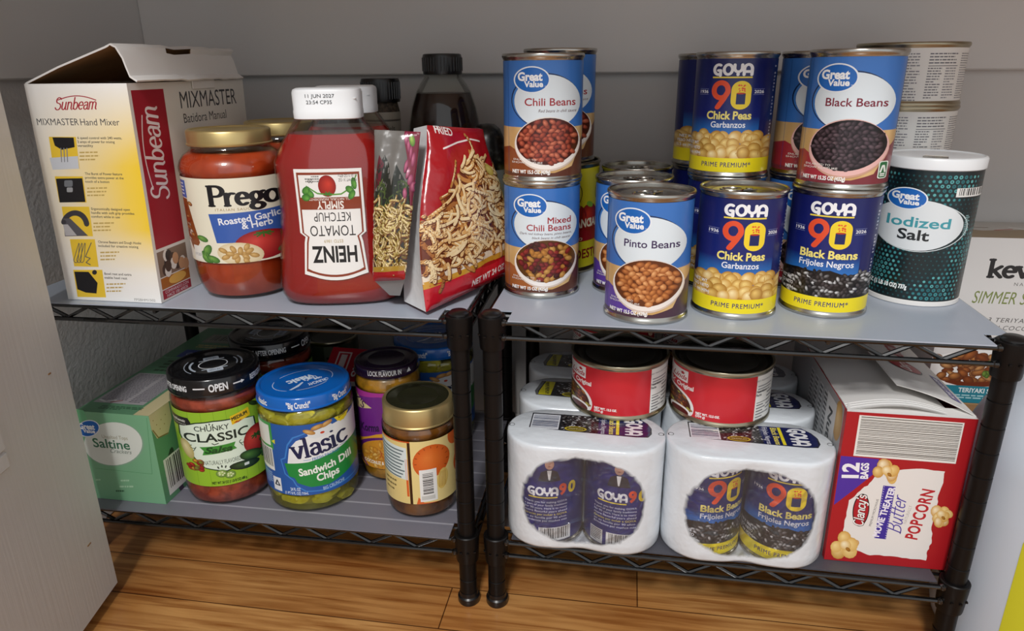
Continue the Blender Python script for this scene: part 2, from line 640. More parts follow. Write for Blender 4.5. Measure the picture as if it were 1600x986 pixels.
    def micro(s, x, y, w, h, n, col, fill=0.55, L=None, seed=1):
        """a block of fine print, too small to read: rows of dashes"""
        rn = random.Random(seed)
        for i in range(n):
            yy = y + h * i / n
            hh = h / n * fill
            xx = x
            e = x + w * (1 if i < n - 1 else .6) - rn.random() * w * .08
            while xx < e:
                l = w * (.05 + .12 * rn.random())
                s.rect(xx, yy, min(xx + l, e), yy + hh, col, L)
                xx += l + w * .025

    def prose(s, u0, u1, v1, pitch, n, col, L=None, seed=1, fill=.42):
        """fine print in label metres: n rows of word-length dashes below v1"""
        rn = random.Random(seed)
        for i in range(n):
            v = v1 - i * pitch
            u = u0
            e = u0 + (u1 - u0) * (1 - .18 * rn.random() if (i + 1) % 6 else .5)
            while u < e:
                w = pitch * rn.uniform(.5, 1.9)
                s.full(col, u, min(u + w, e), v - pitch * fill, v, L)
                u += w + pitch * .28

    def clipv(s, lo, hi):
        out = []
        for pts, col, L in s.F:
            cc = list(col) if isinstance(col, tuple) and len(col) == 3 and isinstance(col[0], str) else None
            q = [(p[0], min(max(p[1], lo), hi)) for p in pts]
            out.append((q, col, L))
        s.F = out

    def bars(s, x0, y0, x1, y1, bg='#e9e9e6', fg='#1c1c1c', n=26, horiz=False, L=None, seed=3, pad=.08):
        rn = random.Random(seed)
        s.rect(x0, y0, x1, y1, bg, L)
        L2 = (s.L if L is None else L) + 1
        if horiz:
            p = (y1 - y0) * pad
            t = y0 + p
            px = (x1 - x0) * .04
            while t < y1 - p:
                q = (y1 - y0) / n * (.25 + .6 * rn.random())
                s.rect(x0 + px, t, x1 - px, min(t + q, y1 - p), fg, L2)
                t += q + (y1 - y0) / n * (.3 + .7 * rn.random())
        else:
            p = (x1 - x0) * pad
            t = x0 + p
            py = (y1 - y0) * .10
            while t < x1 - p:
                q = (x1 - x0) / n * (.25 + .6 * rn.random())
                s.rect(t, y0 + py * .5, min(t + q, x1 - p), y1 - py * 1.6, fg, L2)
                t += q + (x1 - x0) / n * (.3 + .7 * rn.random())

    def beans(s, cx, cy, a, b, size, pal, ratio=.68, seed=1, inside=None, L=None, jit=.28, n=9):
        """a bowlful of beans packed inside an ellipse (or a test function)"""
        rn = random.Random(seed)
        L0 = s.L if L is None else L
        y = cy - b
        row = 0
        while y < cy + b:
            x = cx - a + (size * .8 if row % 2 else 0)
            col = 0
            while x < cx + a:
                px, py = x + rn.uniform(-jit, jit) * size, y + rn.uniform(-jit, jit) * size
                ok = inside(px, py) if inside else ((px - cx) / (a - size * .6)) ** 2 + ((py - cy) / (b - size * .5)) ** 2 < 1
                if ok:
                    c1, c2 = rn.choice(pal)
                    s.blob(px, py, size * rn.uniform(.9, 1.15), size * ratio * rn.uniform(.88, 1.12), rn.uniform(-80, 80), c1, c2, n=n, L=L0 + ((row * 3 + col * 2) % 7) * .35)
                x += size * 1.55
                col += 1
            y += size * 1.12
            row += 1

    def build(s, name, fmap, matname='ink', step=None, vstep=None, lay=4e-5):
        vs, fs, cols, nor = [], [], [], []
        lc = {}

        def colour(c, uv):
            if callable(c):
                c = c(*uv)
            if isinstance(c, str):
                if c not in lc:
                    lc[c] = rgba(c)
                return lc[c]
            return (*c[:3], 1.0)

        def split(poly, k, ax):
            A, B = [], []
            n = len(poly)
            for i in range(n):
                p, q = poly[i], poly[(i + 1) % n]
                dp, dq = p[ax] - k, q[ax] - k
                if dp <= 0:
                    A.append(p)
                if dp >= 0:
                    B.append(p)
                if dp * dq < 0:
                    t = dp / (dp - dq)
                    m = tuple(a + (b - a) * t for a, b in zip(p, q))
                    A.append(m)
                    B.append(m)
            return A, B

        def strips(poly, st, ax):
            lo = min(p[ax] for p in poly)
            hi = max(p[ax] for p in poly)
            if hi - lo <= st * 1.05:
                return [poly]
            res = []
            k = math.floor(lo / st) + 1
            while k * st < hi - 1e-9:
                A, poly = split(poly, k * st, ax)
                if len(A) > 2:
                    res.append(A)
                if len(poly) < 3:
                    return res
                k += 1
            res.append(poly)
            return res
        for pts, col, L in s.F:
            if isinstance(col, tuple) and len(col) == 3 and isinstance(col[0], str):
                cc = [colour(c, None) for c in col]
                poly = [(*p, *c) for p, c in zip(pts, cc)]
            else:
                poly = [tuple(p) for p in pts]
            ar = sum(poly[i][0] * poly[(i + 1) % len(poly)][1] - poly[(i + 1) % len(poly)][0] * poly[i][1] for i in range(len(poly)))
            if abs(ar) < 1e-13:
                continue
            if ar < 0:
                poly = poly[::-1]
            pieces = strips(poly, step, 0) if step else [poly]
            if vstep:
                pieces = [q for p in pieces for q in strips(p, vstep, 1)]
            for p in pieces:
                b = len(vs)
                for t in p:
                    v, n = fmap(t[0], t[1], (L + 1) * lay)
                    vs.append(v)
                    nor.append(n)
                    cols.append(tuple(t[2:6]) if len(t) > 2 else colour(col, t))
                fs.append(tuple(range(b, b + len(p))))
        me = bpy.data.meshes.new(name)
        me.from_pydata([tuple(v) for v in vs], [], fs)
        me.materials.append(M[matname] if isinstance(matname, str) else matname)
        at = me.color_attributes.new('ink', 'FLOAT_COLOR', 'POINT')
        at.data.foreach_set('color', [x for c in cols for x in c])
        me.polygons.foreach_set('use_smooth', [True] * len(fs))
        me.update()
        if len(me.vertices) == len(nor):
            me.normals_split_custom_set_from_vertices([tuple(n) for n in nor])
        return me


def cyl(R, z0=0.0, a0=0.0):
    def f(u, v, h):
        a = a0 + u / R
        n = (math.sin(a), -math.cos(a), 0)
        return ((R + h) * n[0], (R + h) * n[1], z0 + v), n
    return f


def plane(O, U, V):
    O, U, V = Vector(O), Vector(U).normalized(), Vector(V).normalized()
    N = U.cross(V)

    def f(u, v, h):
        return O + U * u + V * v + N * h, N
    return f


def curved(fn, eps=1e-4):
    """any surface fn(u,v) -> Vector; normals by differences"""
    def f(u, v, h):
        p = fn(u, v)
        n = (fn(u + eps, v) - p).cross(fn(u, v + eps) - p).normalized()
        return p + n * h, n
    return f

# ---------------------------------------------------------------- the room (closet)
FZ, WY, WX = -0.320, 0.905, -0.640


def floor_material():
    m = mat('oak_planks', '#b07b42', 0.32, coat=0.25)
    nt = m.node_tree
    b = nt.nodes['Principled BSDF']
    tc = nt.nodes.new('ShaderNodeTexCoord')
    mp = nt.nodes.new('ShaderNodeMapping')
    mp.inputs['Location'].default_value = (0.167 + 1.8, -0.604 + 0.60, 0)
    nt.links.new(tc.outputs['Object'], mp.inputs['Vector'])
    br = nt.nodes.new('ShaderNodeTexBrick')
    br.offset = 0.78
    br.inputs['Scale'].default_value = 1.0
    br.inputs['Brick Width'].default_value = 0.9
    br.inputs['Row Height'].default_value = 0.06
    br.inputs['Mortar Size'].default_value = 0.0007
    br.inputs['Mortar Smooth'].default_value = 0.2
    br.inputs['Color1'].default_value = rgba('#d3a163')
    br.inputs['Color2'].default_value = rgba('#b37d46')
    br.inputs['Mortar'].default_value = rgba('#5e3c1e')
    nt.links.new(mp.outputs[0], br.inputs['Vector'])
    sc = nt.nodes.new('ShaderNodeMapping')
    sc.inputs['Scale'].default_value = (5, 95, 1)
    nt.links.new(tc.outputs['Object'], sc.inputs['Vector'])
    n = nt.nodes.new('ShaderNodeTexNoise')
    n.inputs['Scale'].default_value = 1.6
    n.inputs['Detail'].default_value = 6
    n.inputs['Distortion'].default_value = 0.6
    nt.links.new(sc.outputs[0], n.inputs['Vector'])
    r = nt.nodes.new('ShaderNodeValToRGB')
    r.color_ramp.elements[0].position = 0.32
    r.color_ramp.elements[0].color = rgba('#b08f6c')
    r.color_ramp.elements[1].position = 0.62
    r.color_ramp.elements[1].color = (1, 1, 1, 1)
    nt.links.new(n.outputs['Fac'], r.inputs['Fac'])
    n2 = nt.nodes.new('ShaderNodeTexNoise')
    n2.inputs['Scale'].default_value = 9
    n2.inputs['Detail'].default_value = 3
    nt.links.new(tc.outputs['Object'], n2.inputs['Vector'])
    r2 = nt.nodes.new('ShaderNodeValToRGB')
    r2.color_ramp.elements[0].position = 0.3
    r2.color_ramp.elements[0].color = rgba('#e0c8ac')
    r2.color_ramp.elements[1].position = 0.7
    r2.color_ramp.elements[1].color = (1, 1, 1, 1)
    nt.links.new(n2.outputs['Fac'], r2.inputs['Fac'])
    m1 = nt.nodes.new('ShaderNodeMixRGB')
    m1.blend_type = 'MULTIPLY'
    m1.inputs[0].default_value = 0.9
    nt.links.new(br.outputs['Color'], m1.inputs[1])
    nt.links.new(r.outputs['Color'], m1.inputs[2])
    m2 = nt.nodes.new('ShaderNodeMixRGB')
    m2.blend_type = 'MULTIPLY'
    m2.inputs[0].default_value = 0.8
    nt.links.new(m1.outputs[0], m2.inputs[1])
    nt.links.new(r2.outputs['Color'], m2.inputs[2])
    nt.links.new(m2.outputs[0], b.inputs['Base Color'])
    bp = nt.nodes.new('ShaderNodeBump')
    bp.inputs['Strength'].default_value = 0.35
    bp.inputs['Distance'].default_value = 0.002
    nt.links.new(br.outputs['Fac'], bp.inputs['Height'])
    bp.invert = True
    nt.links.new(bp.outputs[0], b.inputs['Normal'])
    return m


M['oak'] = floor_material()
M['wall'] = mat('painted_wall', '#cdcbc9', 0.62, bump=(14, 0.15, 0.002))
M['wall_rough'] = mat('orange_peel_wall', '#c8c6c4', 0.62, bump=(190, 0.28, 0.003))
M['trim'] = mat('painted_trim', '#d2d0ce', 0.45)


def door_material():
    m = mat('painted_door', '#d3d5d6', 0.42)
    nt = m.node_tree
    tc = nt.nodes.new('ShaderNodeTexCoord')
    mp = nt.nodes.new('ShaderNodeMapping')
    mp.inputs['Scale'].default_value = (1, 160, 5)
    n = nt.nodes.new('ShaderNodeTexNoise')
    n.inputs['Scale'].default_value = 1.5
    n.inputs['Detail'].default_value = 4
    bp = nt.nodes.new('ShaderNodeBump')
    bp.inputs['Strength'].default_value = 0.12
    bp.inputs['Distance'].default_value = 0.002
    nt.links.new(tc.outputs['Object'], mp.inputs['Vector'])
    nt.links.new(mp.outputs[0], n.inputs['Vector'])
    nt.links.new(n.outputs['Fac'], bp.inputs['Height'])
    nt.links.new(bp.outputs[0], nt.nodes['Principled BSDF'].inputs['Normal'])
    return m


M['door'] = door_material()
struct('floor', MB().box(WX - .1, 1.3, -1.2, WY + .1, FZ - .03, FZ).mesh('floor', 'oak'))
struct('wall_back', MB().box(WX - .1, 1.3, WY, WY + .1, FZ, 2.1).mesh('wall_back', 'wall'))
struct('wall_left', MB().box(WX - .1, WX, 0.05, WY, FZ, 2.1).mesh('wall_left', 'wall_rough'))
struct('wall_right', MB().box(1.2, 1.3, 0.05, WY, FZ, 2.1).mesh('wall_right', 'wall'))
struct('wall_front', MB().box(WX - .1, 1.3, -0.07, 0.05, 1.69, 2.1).mesh('wall_front', 'wall'))
# unseen closet shelf added on the boards to shade the upper cans
struct('added_shelf', MB().box(WX, 1.2, 0.290, WY, 0.50, 0.519, b=.0015).mesh('added_shelf', 'trim'))
struct('ceiling', MB().box(WX - .1, 1.3, -0.07, WY + .1, 2.1, 2.15).mesh('ceiling', 'wall'))
# wide boards running round the closet just above the stacked cans
struct('trim_1', MB().box(WX + .014, 1.2, WY - .014, WY, 0.205, 0.50, b=.0015).mesh('trim_1', 'trim'))
struct('trim_2', MB().box(WX, WX + .014, 0.05, WY, 0.205, 0.50, b=.0015).mesh('trim_2', 'trim'))
bb = MB()
bb.box(WX + .012, 1.2, WY - .012, WY, FZ, FZ + .052, b=.001).box(WX + .012, 1.2, WY - .008, WY, FZ + .052, FZ + .060, b=.003)
struct('baseboard_back', bb.mesh('baseboard_back', 'trim'))
struct('baseboard_left', MB().box(WX, WX + .012, 0.05, WY - .012, FZ, FZ + .06, b=.002).mesh('baseboard_left', 'trim'))


# open door leaf on the left, its free edge next to the shelf
def build_door():
    L, T = 0.66, 0.034
    zb, zt = FZ + .012, 1.66
    th = math.atan2(0.014, 0.07)
    o = thing('door_1', 'off-white panelled door standing open at the left edge', 'door', (-0.5215, 0.545, 0), th)
    o['kind'] = 'structure'
    b = MB().box(-T, 0, -L, 0, zb, zt, b=.002)
    link('door_leaf', b.mesh('door_leaf', 'door'), o)
    # moulded panel frames standing on the leaf
    for z0, z1 in ((-0.098, 0.62), (0.74, 1.54)):
        f = MB()
        y0, y1, w = -L + .125, -.109, .016
        for a in (dict(x0=-.001, x1=.005, y0=y0, y1=y1, z0=z0, z1=z0 + w), dict(x0=-.001, x1=.005, y0=y0, y1=y1, z0=z1 - w, z1=z1),
                  dict(x0=-.001, x1=.005, y0=y0, y1=y0 + w, z0=z0 + w, z1=z1 - w), dict(x0=-.001, x1=.005, y0=y1 - w, y1=y1, z0=z0 + w, z1=z1 - w)):
            f.box(b=.002, **a)
        link('panel_moulding', f.mesh('panel_moulding', 'door'), o)
    sc = MB()
    for y, z, w in ((-.035, -.235, .006), (-.06, 0.085, .003), (-.03, -.05, .004)):
        sc.box(-.0005, .0006, y, y + w, z, z + .0012)
    link('scuff_mark', sc.mesh('scuff_mark', M['card_brown']), o)


build_door()

# ---------------------------------------------------------------- wire shelving
W_, D_ = 0.4293, 0.262
LV = ((-0.0037, -0.0180), (-0.2397, -0.2550))


def build_rack(label, loc, rotz, W_=W_):
    o = thing('wire_shelf_unit', label, 'shelf', (loc[0], loc[1], 0), rotz, 'small black wire shelf units')
    corners = [(0, 0), (W_, 0), (0, D_), (W_, D_)]
    pm = MB()
    prof = [(0.0, 0.0005), (.0085, 0.0005)]
    z = -.004
    prof += [(.009, z)]
    while z > -.286:
        z -= .0238
        prof += [(.009, z + .0009), (.0082, z + .0004), (.0082, z - .0004), (.009, z - .0009)]
    prof += [(.009, FZ + .012)]
    pm.lathe(prof[::-1], 24)
    pmesh = pm.mesh('post', 'black_metal')
    cap = MB().lathe([(.0001, .0052), (.0075, .0048), (.0095, .003), (.0097, .0012), (.009, .0003)][::-1], 24).mesh('cap', 'black_plastic')
    foot = MB().lathe([(.0001, FZ), (.0105, FZ), (.0115, FZ + .002), (.0115, FZ + .008), (.0098, FZ + .0095), (.0095, FZ + .014), (.0001, FZ + .014)], 24).mesh('foot', 'black_plastic')
    for c in corners:
        p = link('post', pmesh, o, (c[0], c[1], 0))
        link('cap', cap, p)
        link('foot', foot, p)
    for top, (za, zb) in zip((True, False), LV):
        dz = -.0037 - za
        col = MB().lathe([(.0092, -.0305 - dz), (.0112, -.0305 - dz), (.0116, -.0285 - dz), (.0128, -.003 - dz), (.0128, .0005 - dz), (.0118, .0014 - dz), (.0092, .0014 - dz)], 28)
        for a in (-40, -75, -110, -150):   # small moulded marks on the sleeve
            r = math.radians(a)
            x, y = .0122 * math.cos(r), .0122 * math.sin(r)
            col.box(x - .0012, x + .0012, y - .0012, y + .0012, -.017 - dz, -.0155 - dz)
        cm = col.mesh('corner_sleeve', 'black_metal')
        for c in corners:
            link('corner_sleeve', cm, o, (c[0], c[1], 0))
        for nm, y in (('front_rail', -.006), ('back_rail', D_ + .006)):
            r = MB()
            r.tube([(.0105, y, za), (W_ - .0105, y, za)], .0023)
            r.tube([(.0105, y, zb), (W_ - .0105, y, zb)], .0023)
            n = 8
            pts = []
            x0, x1 = .028, W_ - .028
            for i in range(2 * n + 1):
                pts.append((x0 + (x1 - x0) * i / (2 * n), y + .0015, zb + .0012 if i % 2 else za - .0012))
            for a, b in zip(pts, pts[1:]):
                r.tube([a, b], .0019, 6)
            for x in (.0118, W_ - .0118):
                for zz in (za, zb):
                    r.lathe([(.0001, zz - .0035), (.003, zz - .002), (.0036, zz), (.003, zz + .002), (.0001, zz + .0035)], 10, cx=x, cy=y)
            link(nm, r.mesh(nm, 'black_wire'), o)
        for x in (-.006, W_ + .006):
            r = MB()
            r.tube([(x, .0105, za), (x, D_ - .0105, za)], .0023)
            r.tube([(x, .0105, zb), (x, D_ - .0105, zb)], .0023)
            n = 5
            y0, y1 = .025, D_ - .025
            pts = [(x, y0 + (y1 - y0) * i / (2 * n), zb + .0012 if i % 2 else za - .0012) for i in range(2 * n + 1)]
            for a, b in zip(pts, pts[1:]):
                r.tube([a, b], .0019, 6)
            link('side_rail', r.mesh('side_rail', 'black_wire'), o)
        dk = MB()
        for i in range(10):
            y = .012 + (D_ - .03) * i / 9
            dk.tube([(-.006, y, za), (W_ + .006, y, za)], .0017, 6)
        for x in (W_ * .33, W_ * .67):
            dk.tube([(x, -.006, za - .0034), (x, D_ + .006, za - .0034)], .0019, 6)
        link('deck_wires', dk.mesh('deck_wires', 'black_wire'), o)
    return o


PHL, PHR = 0.012, -0.012
AX, AY = -0.1450, 0.5885
WL = 0.4470
LX, LY = AX - WL * math.cos(PHL), AY - WL * math.sin(PHL)
BX, BY = -0.1150, 0.5905
build_rack('black two-tier wire shelf unit standing on the left, under the mixer box and jars', (LX, LY), PHL, WL)
build_rack('black two-tier wire shelf unit standing on the right, under the stacked bean cans', (BX, BY), PHR)


def build_liner(label, loc, rotz, z, m, W_=W_, lip=-.0105):
    k = .0165
    xs = [-.004, k, W_ - k, W_ + .004]
    ys = [lip, k, D_ - k, D_ + .004]
    p = [(xs[1], ys[0]), (xs[2], ys[0]), (xs[2], ys[1]), (xs[3], ys[1]), (xs[3], ys[2]), (xs[2], ys[2]), (xs[2], ys[3]), (xs[1], ys[3]), (xs[1], ys[2]), (xs[0], ys[2]), (xs[0], ys[1]), (xs[1], ys[1])]
    n = len(p)
    b = MB()
    vs = [(x, y, -.0012) for x, y in p] + [(x, y, 0) for x, y in p]
    fs = [tuple(range(n))[::-1], tuple(range(n, 2 * n))] + [(i, (i + 1) % n, n + (i + 1) % n, n + i) for i in range(n)]
    b.add(vs, fs)
    o = link('shelf_liner', b.mesh('shelf_liner', m), None, (loc[0], loc[1], z), rotz)
    return tag(o, label, 'shelf liner')


ZB = -0.236
build_liner('smooth grey plastic liner under the mixer box and ketchup', (LX, LY), PHL, 0, 'liner', WL)
build_liner('textured grey plastic liner with painted wire glints under the salsa and pickle jars', (LX, LY), PHL, ZB, 'liner_glint', WL)
build_liner('smooth grey plastic liner under the stacked bean cans and salt', (BX, BY), PHR, 0, 'liner')
build_liner('grey plastic liner under the shrink-wrapped can packs and popcorn carton', (BX, BY), PHR, ZB, 'liner_dark', lip=-.0035)

# ---------------------------------------------------------------- tin cans
CR, CH = 0.0381, 0.1127
_tins = {}


def tin_parts(R, h, dark=False):
    k = (R, h, dark)
    if k in _tins:
        return _tins[k]
    rb = R - .0016
    b = MB()
    prof = [(.0001, .0042), (R - .0045, .0042), (R - .0035, .0006), (R - .002, 0), (R - .0006, .0004), (R, .0014), (R, .0030), (R - .0008, .0042), (rb, .0060),
            (rb, h - .0060), (R - .0008, h - .0042), (R, h - .0030), (R, h - .0012), (R - .0007, h - .0001), (R - .0018, h), (R - .0026, h - .0008), (R - .0028, h - .0012)]
    b.lathe(prof, 64)
    body = b.mesh('can_body', 'tin_gold' if dark else 'tin')
    l = MB()
    q = [(R - .0028, h - .0010), (R - .0031, h - .0046), (R * .88, h - .0050), (R * .855, h - .0042), (R * .83, h - .0050), (R * .72, h - .0048), (R * .70, h - .0041), (R * .67, h - .0047), (R * .4, h - .0044), (.0001, h - .0044)]
    l.lathe(q, 64)
    lid = l.mesh('lid', 'tin_dark' if dark else 'tin')
    t = MB()
    pts = []
    # ring pull: nose riveted near the rim, ring towards the middle
    for a in range(25):
        th = 2 * PI * a / 24
        pts.append((.0085 * math.cos(th), -R * .30 + .0095 * math.sin(th), h - .0030))
    t.tube(pts, .0011, 6)
    t.box(-.0055, .0055, R * .10 - .009, R * .10 + .006, h - .0040, h - .0026, b=.0005)
    t.lathe([(.0032, h - .0042), (.0032, h - .0020), (.0001, h - .0018)], 16, cy=R * .12)
    tab = t.mesh('pull_tab', 'tin')
    _tins[k] = (body, lid, tab)
    return _tins[k]


def make_can(label, loc, deg, art, group=None, R=CR, h=CH, dark=False, tab=True, tabrot=0.6, name='food_can', cat='can'):
    o = thing(name, label, cat, loc, math.radians(deg), group)
    body, lid, tb = tin_parts(R, h, dark)
    link('can_body', body, o)
    link('lid', lid, o)
    if tab:
        link('pull_tab', tb, o, rotz=tabrot)
    link('label', art, o)
    return o


def wood(u, v):
    t = .5 + .5 * math.sin(v * 5200 + 2.2 * math.sin(u * 160) + .8 * math.sin(v * 14000))
    a, b = lin('#c99f63'), lin('#e0bd85')
    return tuple(x + (y - x) * t for x, y in zip(a, b))


BEAN_RED = [('#d0694d', '#6e2214'), ('#bb543a', '#5c190f'), ('#dd8060', '#7c2a18'), ('#aa4836', '#4f150f')]
BEAN_MIX = [('#c98a3f', '#8f5a22'), ('#a63a34', '#5a1414'), ('#d8a55c', '#9c6a2c'), ('#8f2f33', '#47100f'), ('#5a2a2a', '#2a0f10')]
BEAN_PINTO = [('#e8a465', '#9a5020'), ('#d98f4e', '#86431a'), ('#f0b67a', '#a95f2a'), ('#cf8347', '#7c3c18')]
BEAN_BLACK = [('#5c4a52', '#1c1016'), ('#463840', '#150b10'), ('#6d5a62', '#22141a')]
BEAN_GOYA = [('#4a4345', '#0b090a'), ('#2c2728', '#070606'), ('#e8e8ea', '#161314'), ('#8d8b8c', '#0d0b0b'), ('#5c5556', '#0c0a0a')]
PEAS = [('#fae29a', '#c79238'), ('#f6d886', '#b98430'), ('#fdeab2', '#d09e46'), ('#f0cb74', '#ab7626')]


def gv_oval(A, cx, cy, a, b, L):
    """blue oval shop-brand badge with two rows of white lettering"""
    A.ell(cx, cy, a * 1.05, b * 1.06, '#e8eef4', L=L)
    A.ell(cx, cy, a * .97, b * .96, lambda u, v: lin('#1a66bb'), L=L + 1)
    A.text('Great', cx - a * .10, cy + b * .06, b * .64, '#f4f6f8', w=a * 1.42, bold=.04, L=L + 2)
    A.text('Value', cx + a * .10, cy + b * .56, b * .46, '#f4f6f8', w=a * 1.10, bold=.035, L=L + 2)
    A.text('TM', cx + a * .78, cy + b * .56, b * .08, '#f4f6f8', L=L + 2)


def gv_label(title, ink, sub, pal, size, cloth, base, wt, seed, leaf=False):
    H = .1003
    A = Art(sx=.0366 / 252, sy=H / 780, ox=337, oy=145, H=H, R=.0367)
    w = PI * .0367
    A.full('#3a74c2', -w, w, 0, H, L=0)
    A.full(wood, -w, w, .0005, H * .435, L=1)
    # folded cloth at the left, table edge along the bottom
    A.poly([(20, 770), (60, 745), (130, 720), (200, 760), (260, 840), (330, 925), (20, 925)], cloth, L=2)
    A.poly([(60, 800), (120, 790), (170, 930), (60, 930)], cloth, L=2)
    A.rect(-60, 900, 760, 926, base, L=2.6)
    A.poly([(330, 926), (520, 860), (570, 690), (640, 590), (760, 590), (760, 926)], base, L=2.3)
    # side panel with fine print, towards the back of the can
    A.full('#2f68b8', .058, .104, 0, H, L=2.8)
    A.full('#f0f0ee', .060, .100, .008, H - .006, L=3)
    for k in range(22):
        A.full('#6a6a70', .062, .062 + .034 * (0.6 + .4 * ((k * 7) % 5) / 4), .012 + k * .0037, .0135 + k * .0037, L=4)
    A.full('#eceef0', -.100, -.062, .010, H - .010, L=3)
    for k in range(20):
        A.full('#77777c', -.098, -.098 + .032 * (0.6 + .4 * ((k * 5) % 7) / 6), .014 + k * .0038, .0155 + k * .0038, L=4)
    # thin dark loop, then the white oval
    A.ell(352, 408, 212, 182, '#16294f', rot=4, L=4)
    A.ell(353, 410, 206, 176, '#3f7cc6', rot=4, L=5)
    A.ell(364, 415, 204, 178, '#dfeaf1', rot=3, L=6)
    gv_oval(A, 268, 270, 105, 83, 8)
    if isinstance(title, str):
        A.text(title, 380, 440, 50, ink, w=312, bold=.012, L=8)
        if sub:
            A.text(sub[0], 425, 484, 20, '#5e3a3a', w=235, shear=.3, L=8)
    else:
        A.text(title[0], 452, 398, 46, ink, w=150, bold=.012, L=8)
        A.text(title[1], 385, 452, 46, ink, w=285, bold=.012, L=8)
        A.text(sub[0], 365, 482, 17, '#5e3a3a', w=335, shear=.3, L=8)
        A.text(sub[1], 400, 512, 17, '#5e3a3a', w=245, shear=.3, L=8)
    # the bowl
    A.ell(366, 702, 206, 186, '#cfa08a' if pal is BEAN_BLACK else '#d9c6b8', rot=-6, L=9)
    A.ell(366, 696, 204, 178, '#f3ece6' if pal is not BEAN_BLACK else '#e7b9b4', rot=-6, L=10)
    A.ell(366, 682, 194, 160, tuple(.38 * q for q in lin(pal[0][1])), rot=-6, L=11)
    A.beans(366, 684, 192, 158, size, pal, seed=seed, L=12)
    A.text('ENLARGED TO', 225, 815, 13, '#f3efe9', w=140, L=16)
    A.text('SHOW TEXTURE', 240, 835, 13, '#f3efe9', w=190, L=16)
    A.text('NET WT ' + wt, 265, 905, 25, '#f7f5f2', w=235, bold=.03, L=16)
    if leaf:
        A.rrect(536, 780, 578, 892, 12, '#e9efe6', L=16)
        A.rrect(541, 786, 573, 886, 9, '#1f6b39', L=17)
        A.stroke([(547, 850), (554, 810), (560, 810), (567, 850)], 4, '#f0f4ee', L=18)
        A.rect(546, 858, 568, 866, '#f0f4ee', L=18)
        A.rect(546, 870, 568, 877, '#f0f4ee', L=18)
    # lap seam in the paper
    A.full('#244f90', -.0376, -.0372, 0.001, H - .001, L=5)
    return A.build('label', cyl(.0368, .0062), 'ink', step=.0022)


def goya_name(A, cx, base, h, w, col, L, rule=True):
    A.pen('GOYA', cx, base, h, col, w=w, wt=.125, thin=.125, L=L, track=-.03)
    if rule:
        A.rect(cx - w * .5, base + h * .17, cx + w * .49, base + h * .31, '#f2d94a', L=L)


def ninety(A, cx, y0, y1, w, L):
    """orange-red 9 beside a yellow 0 that holds a little can of beans"""
    h = y1 - y0
    r = w * .245
    c9 = cx - w * .25
    A.stroke(arc(c9, y0 + h * .34, r * .74, h * .26, 0, 360, 24), r * .27, '#e5502b', ny=h * .085, L=L)
    A.stroke([(c9 + r * .72, y0 + h * .40), (c9 + r * .30, y0 + h * .66), (c9 - r * .25, y0 + h * .93)], r * .29, '#e5502b', ny=h * .075, L=L)
    c0 = cx + w * .26
    A.rrect(c0 - r * 1.0, y0 + h * .02, c0 + r * 1.0, y1, r, '#f2d52e', L=L, ry=h * .3)
    A.rrect(c0 - r * .46, y0 + h * .44, c0 + r * .46, y0 + h * .82, r * .06, '#17235f', L=L + 1)
    rn = random.Random(4)
    for k in range(16):
        A.ell(c0 + rn.uniform(-.40, .40) * r, y0 + h * rn.uniform(.15, .41), r * .11, h * .024, '#e5502b', rot=rn.uniform(-60, 60), n=6, L=L + 1)
    A.ell(c0, y0 + h * .445, r * .46, h * .03, '#b9341b', n=12, L=L + 2)


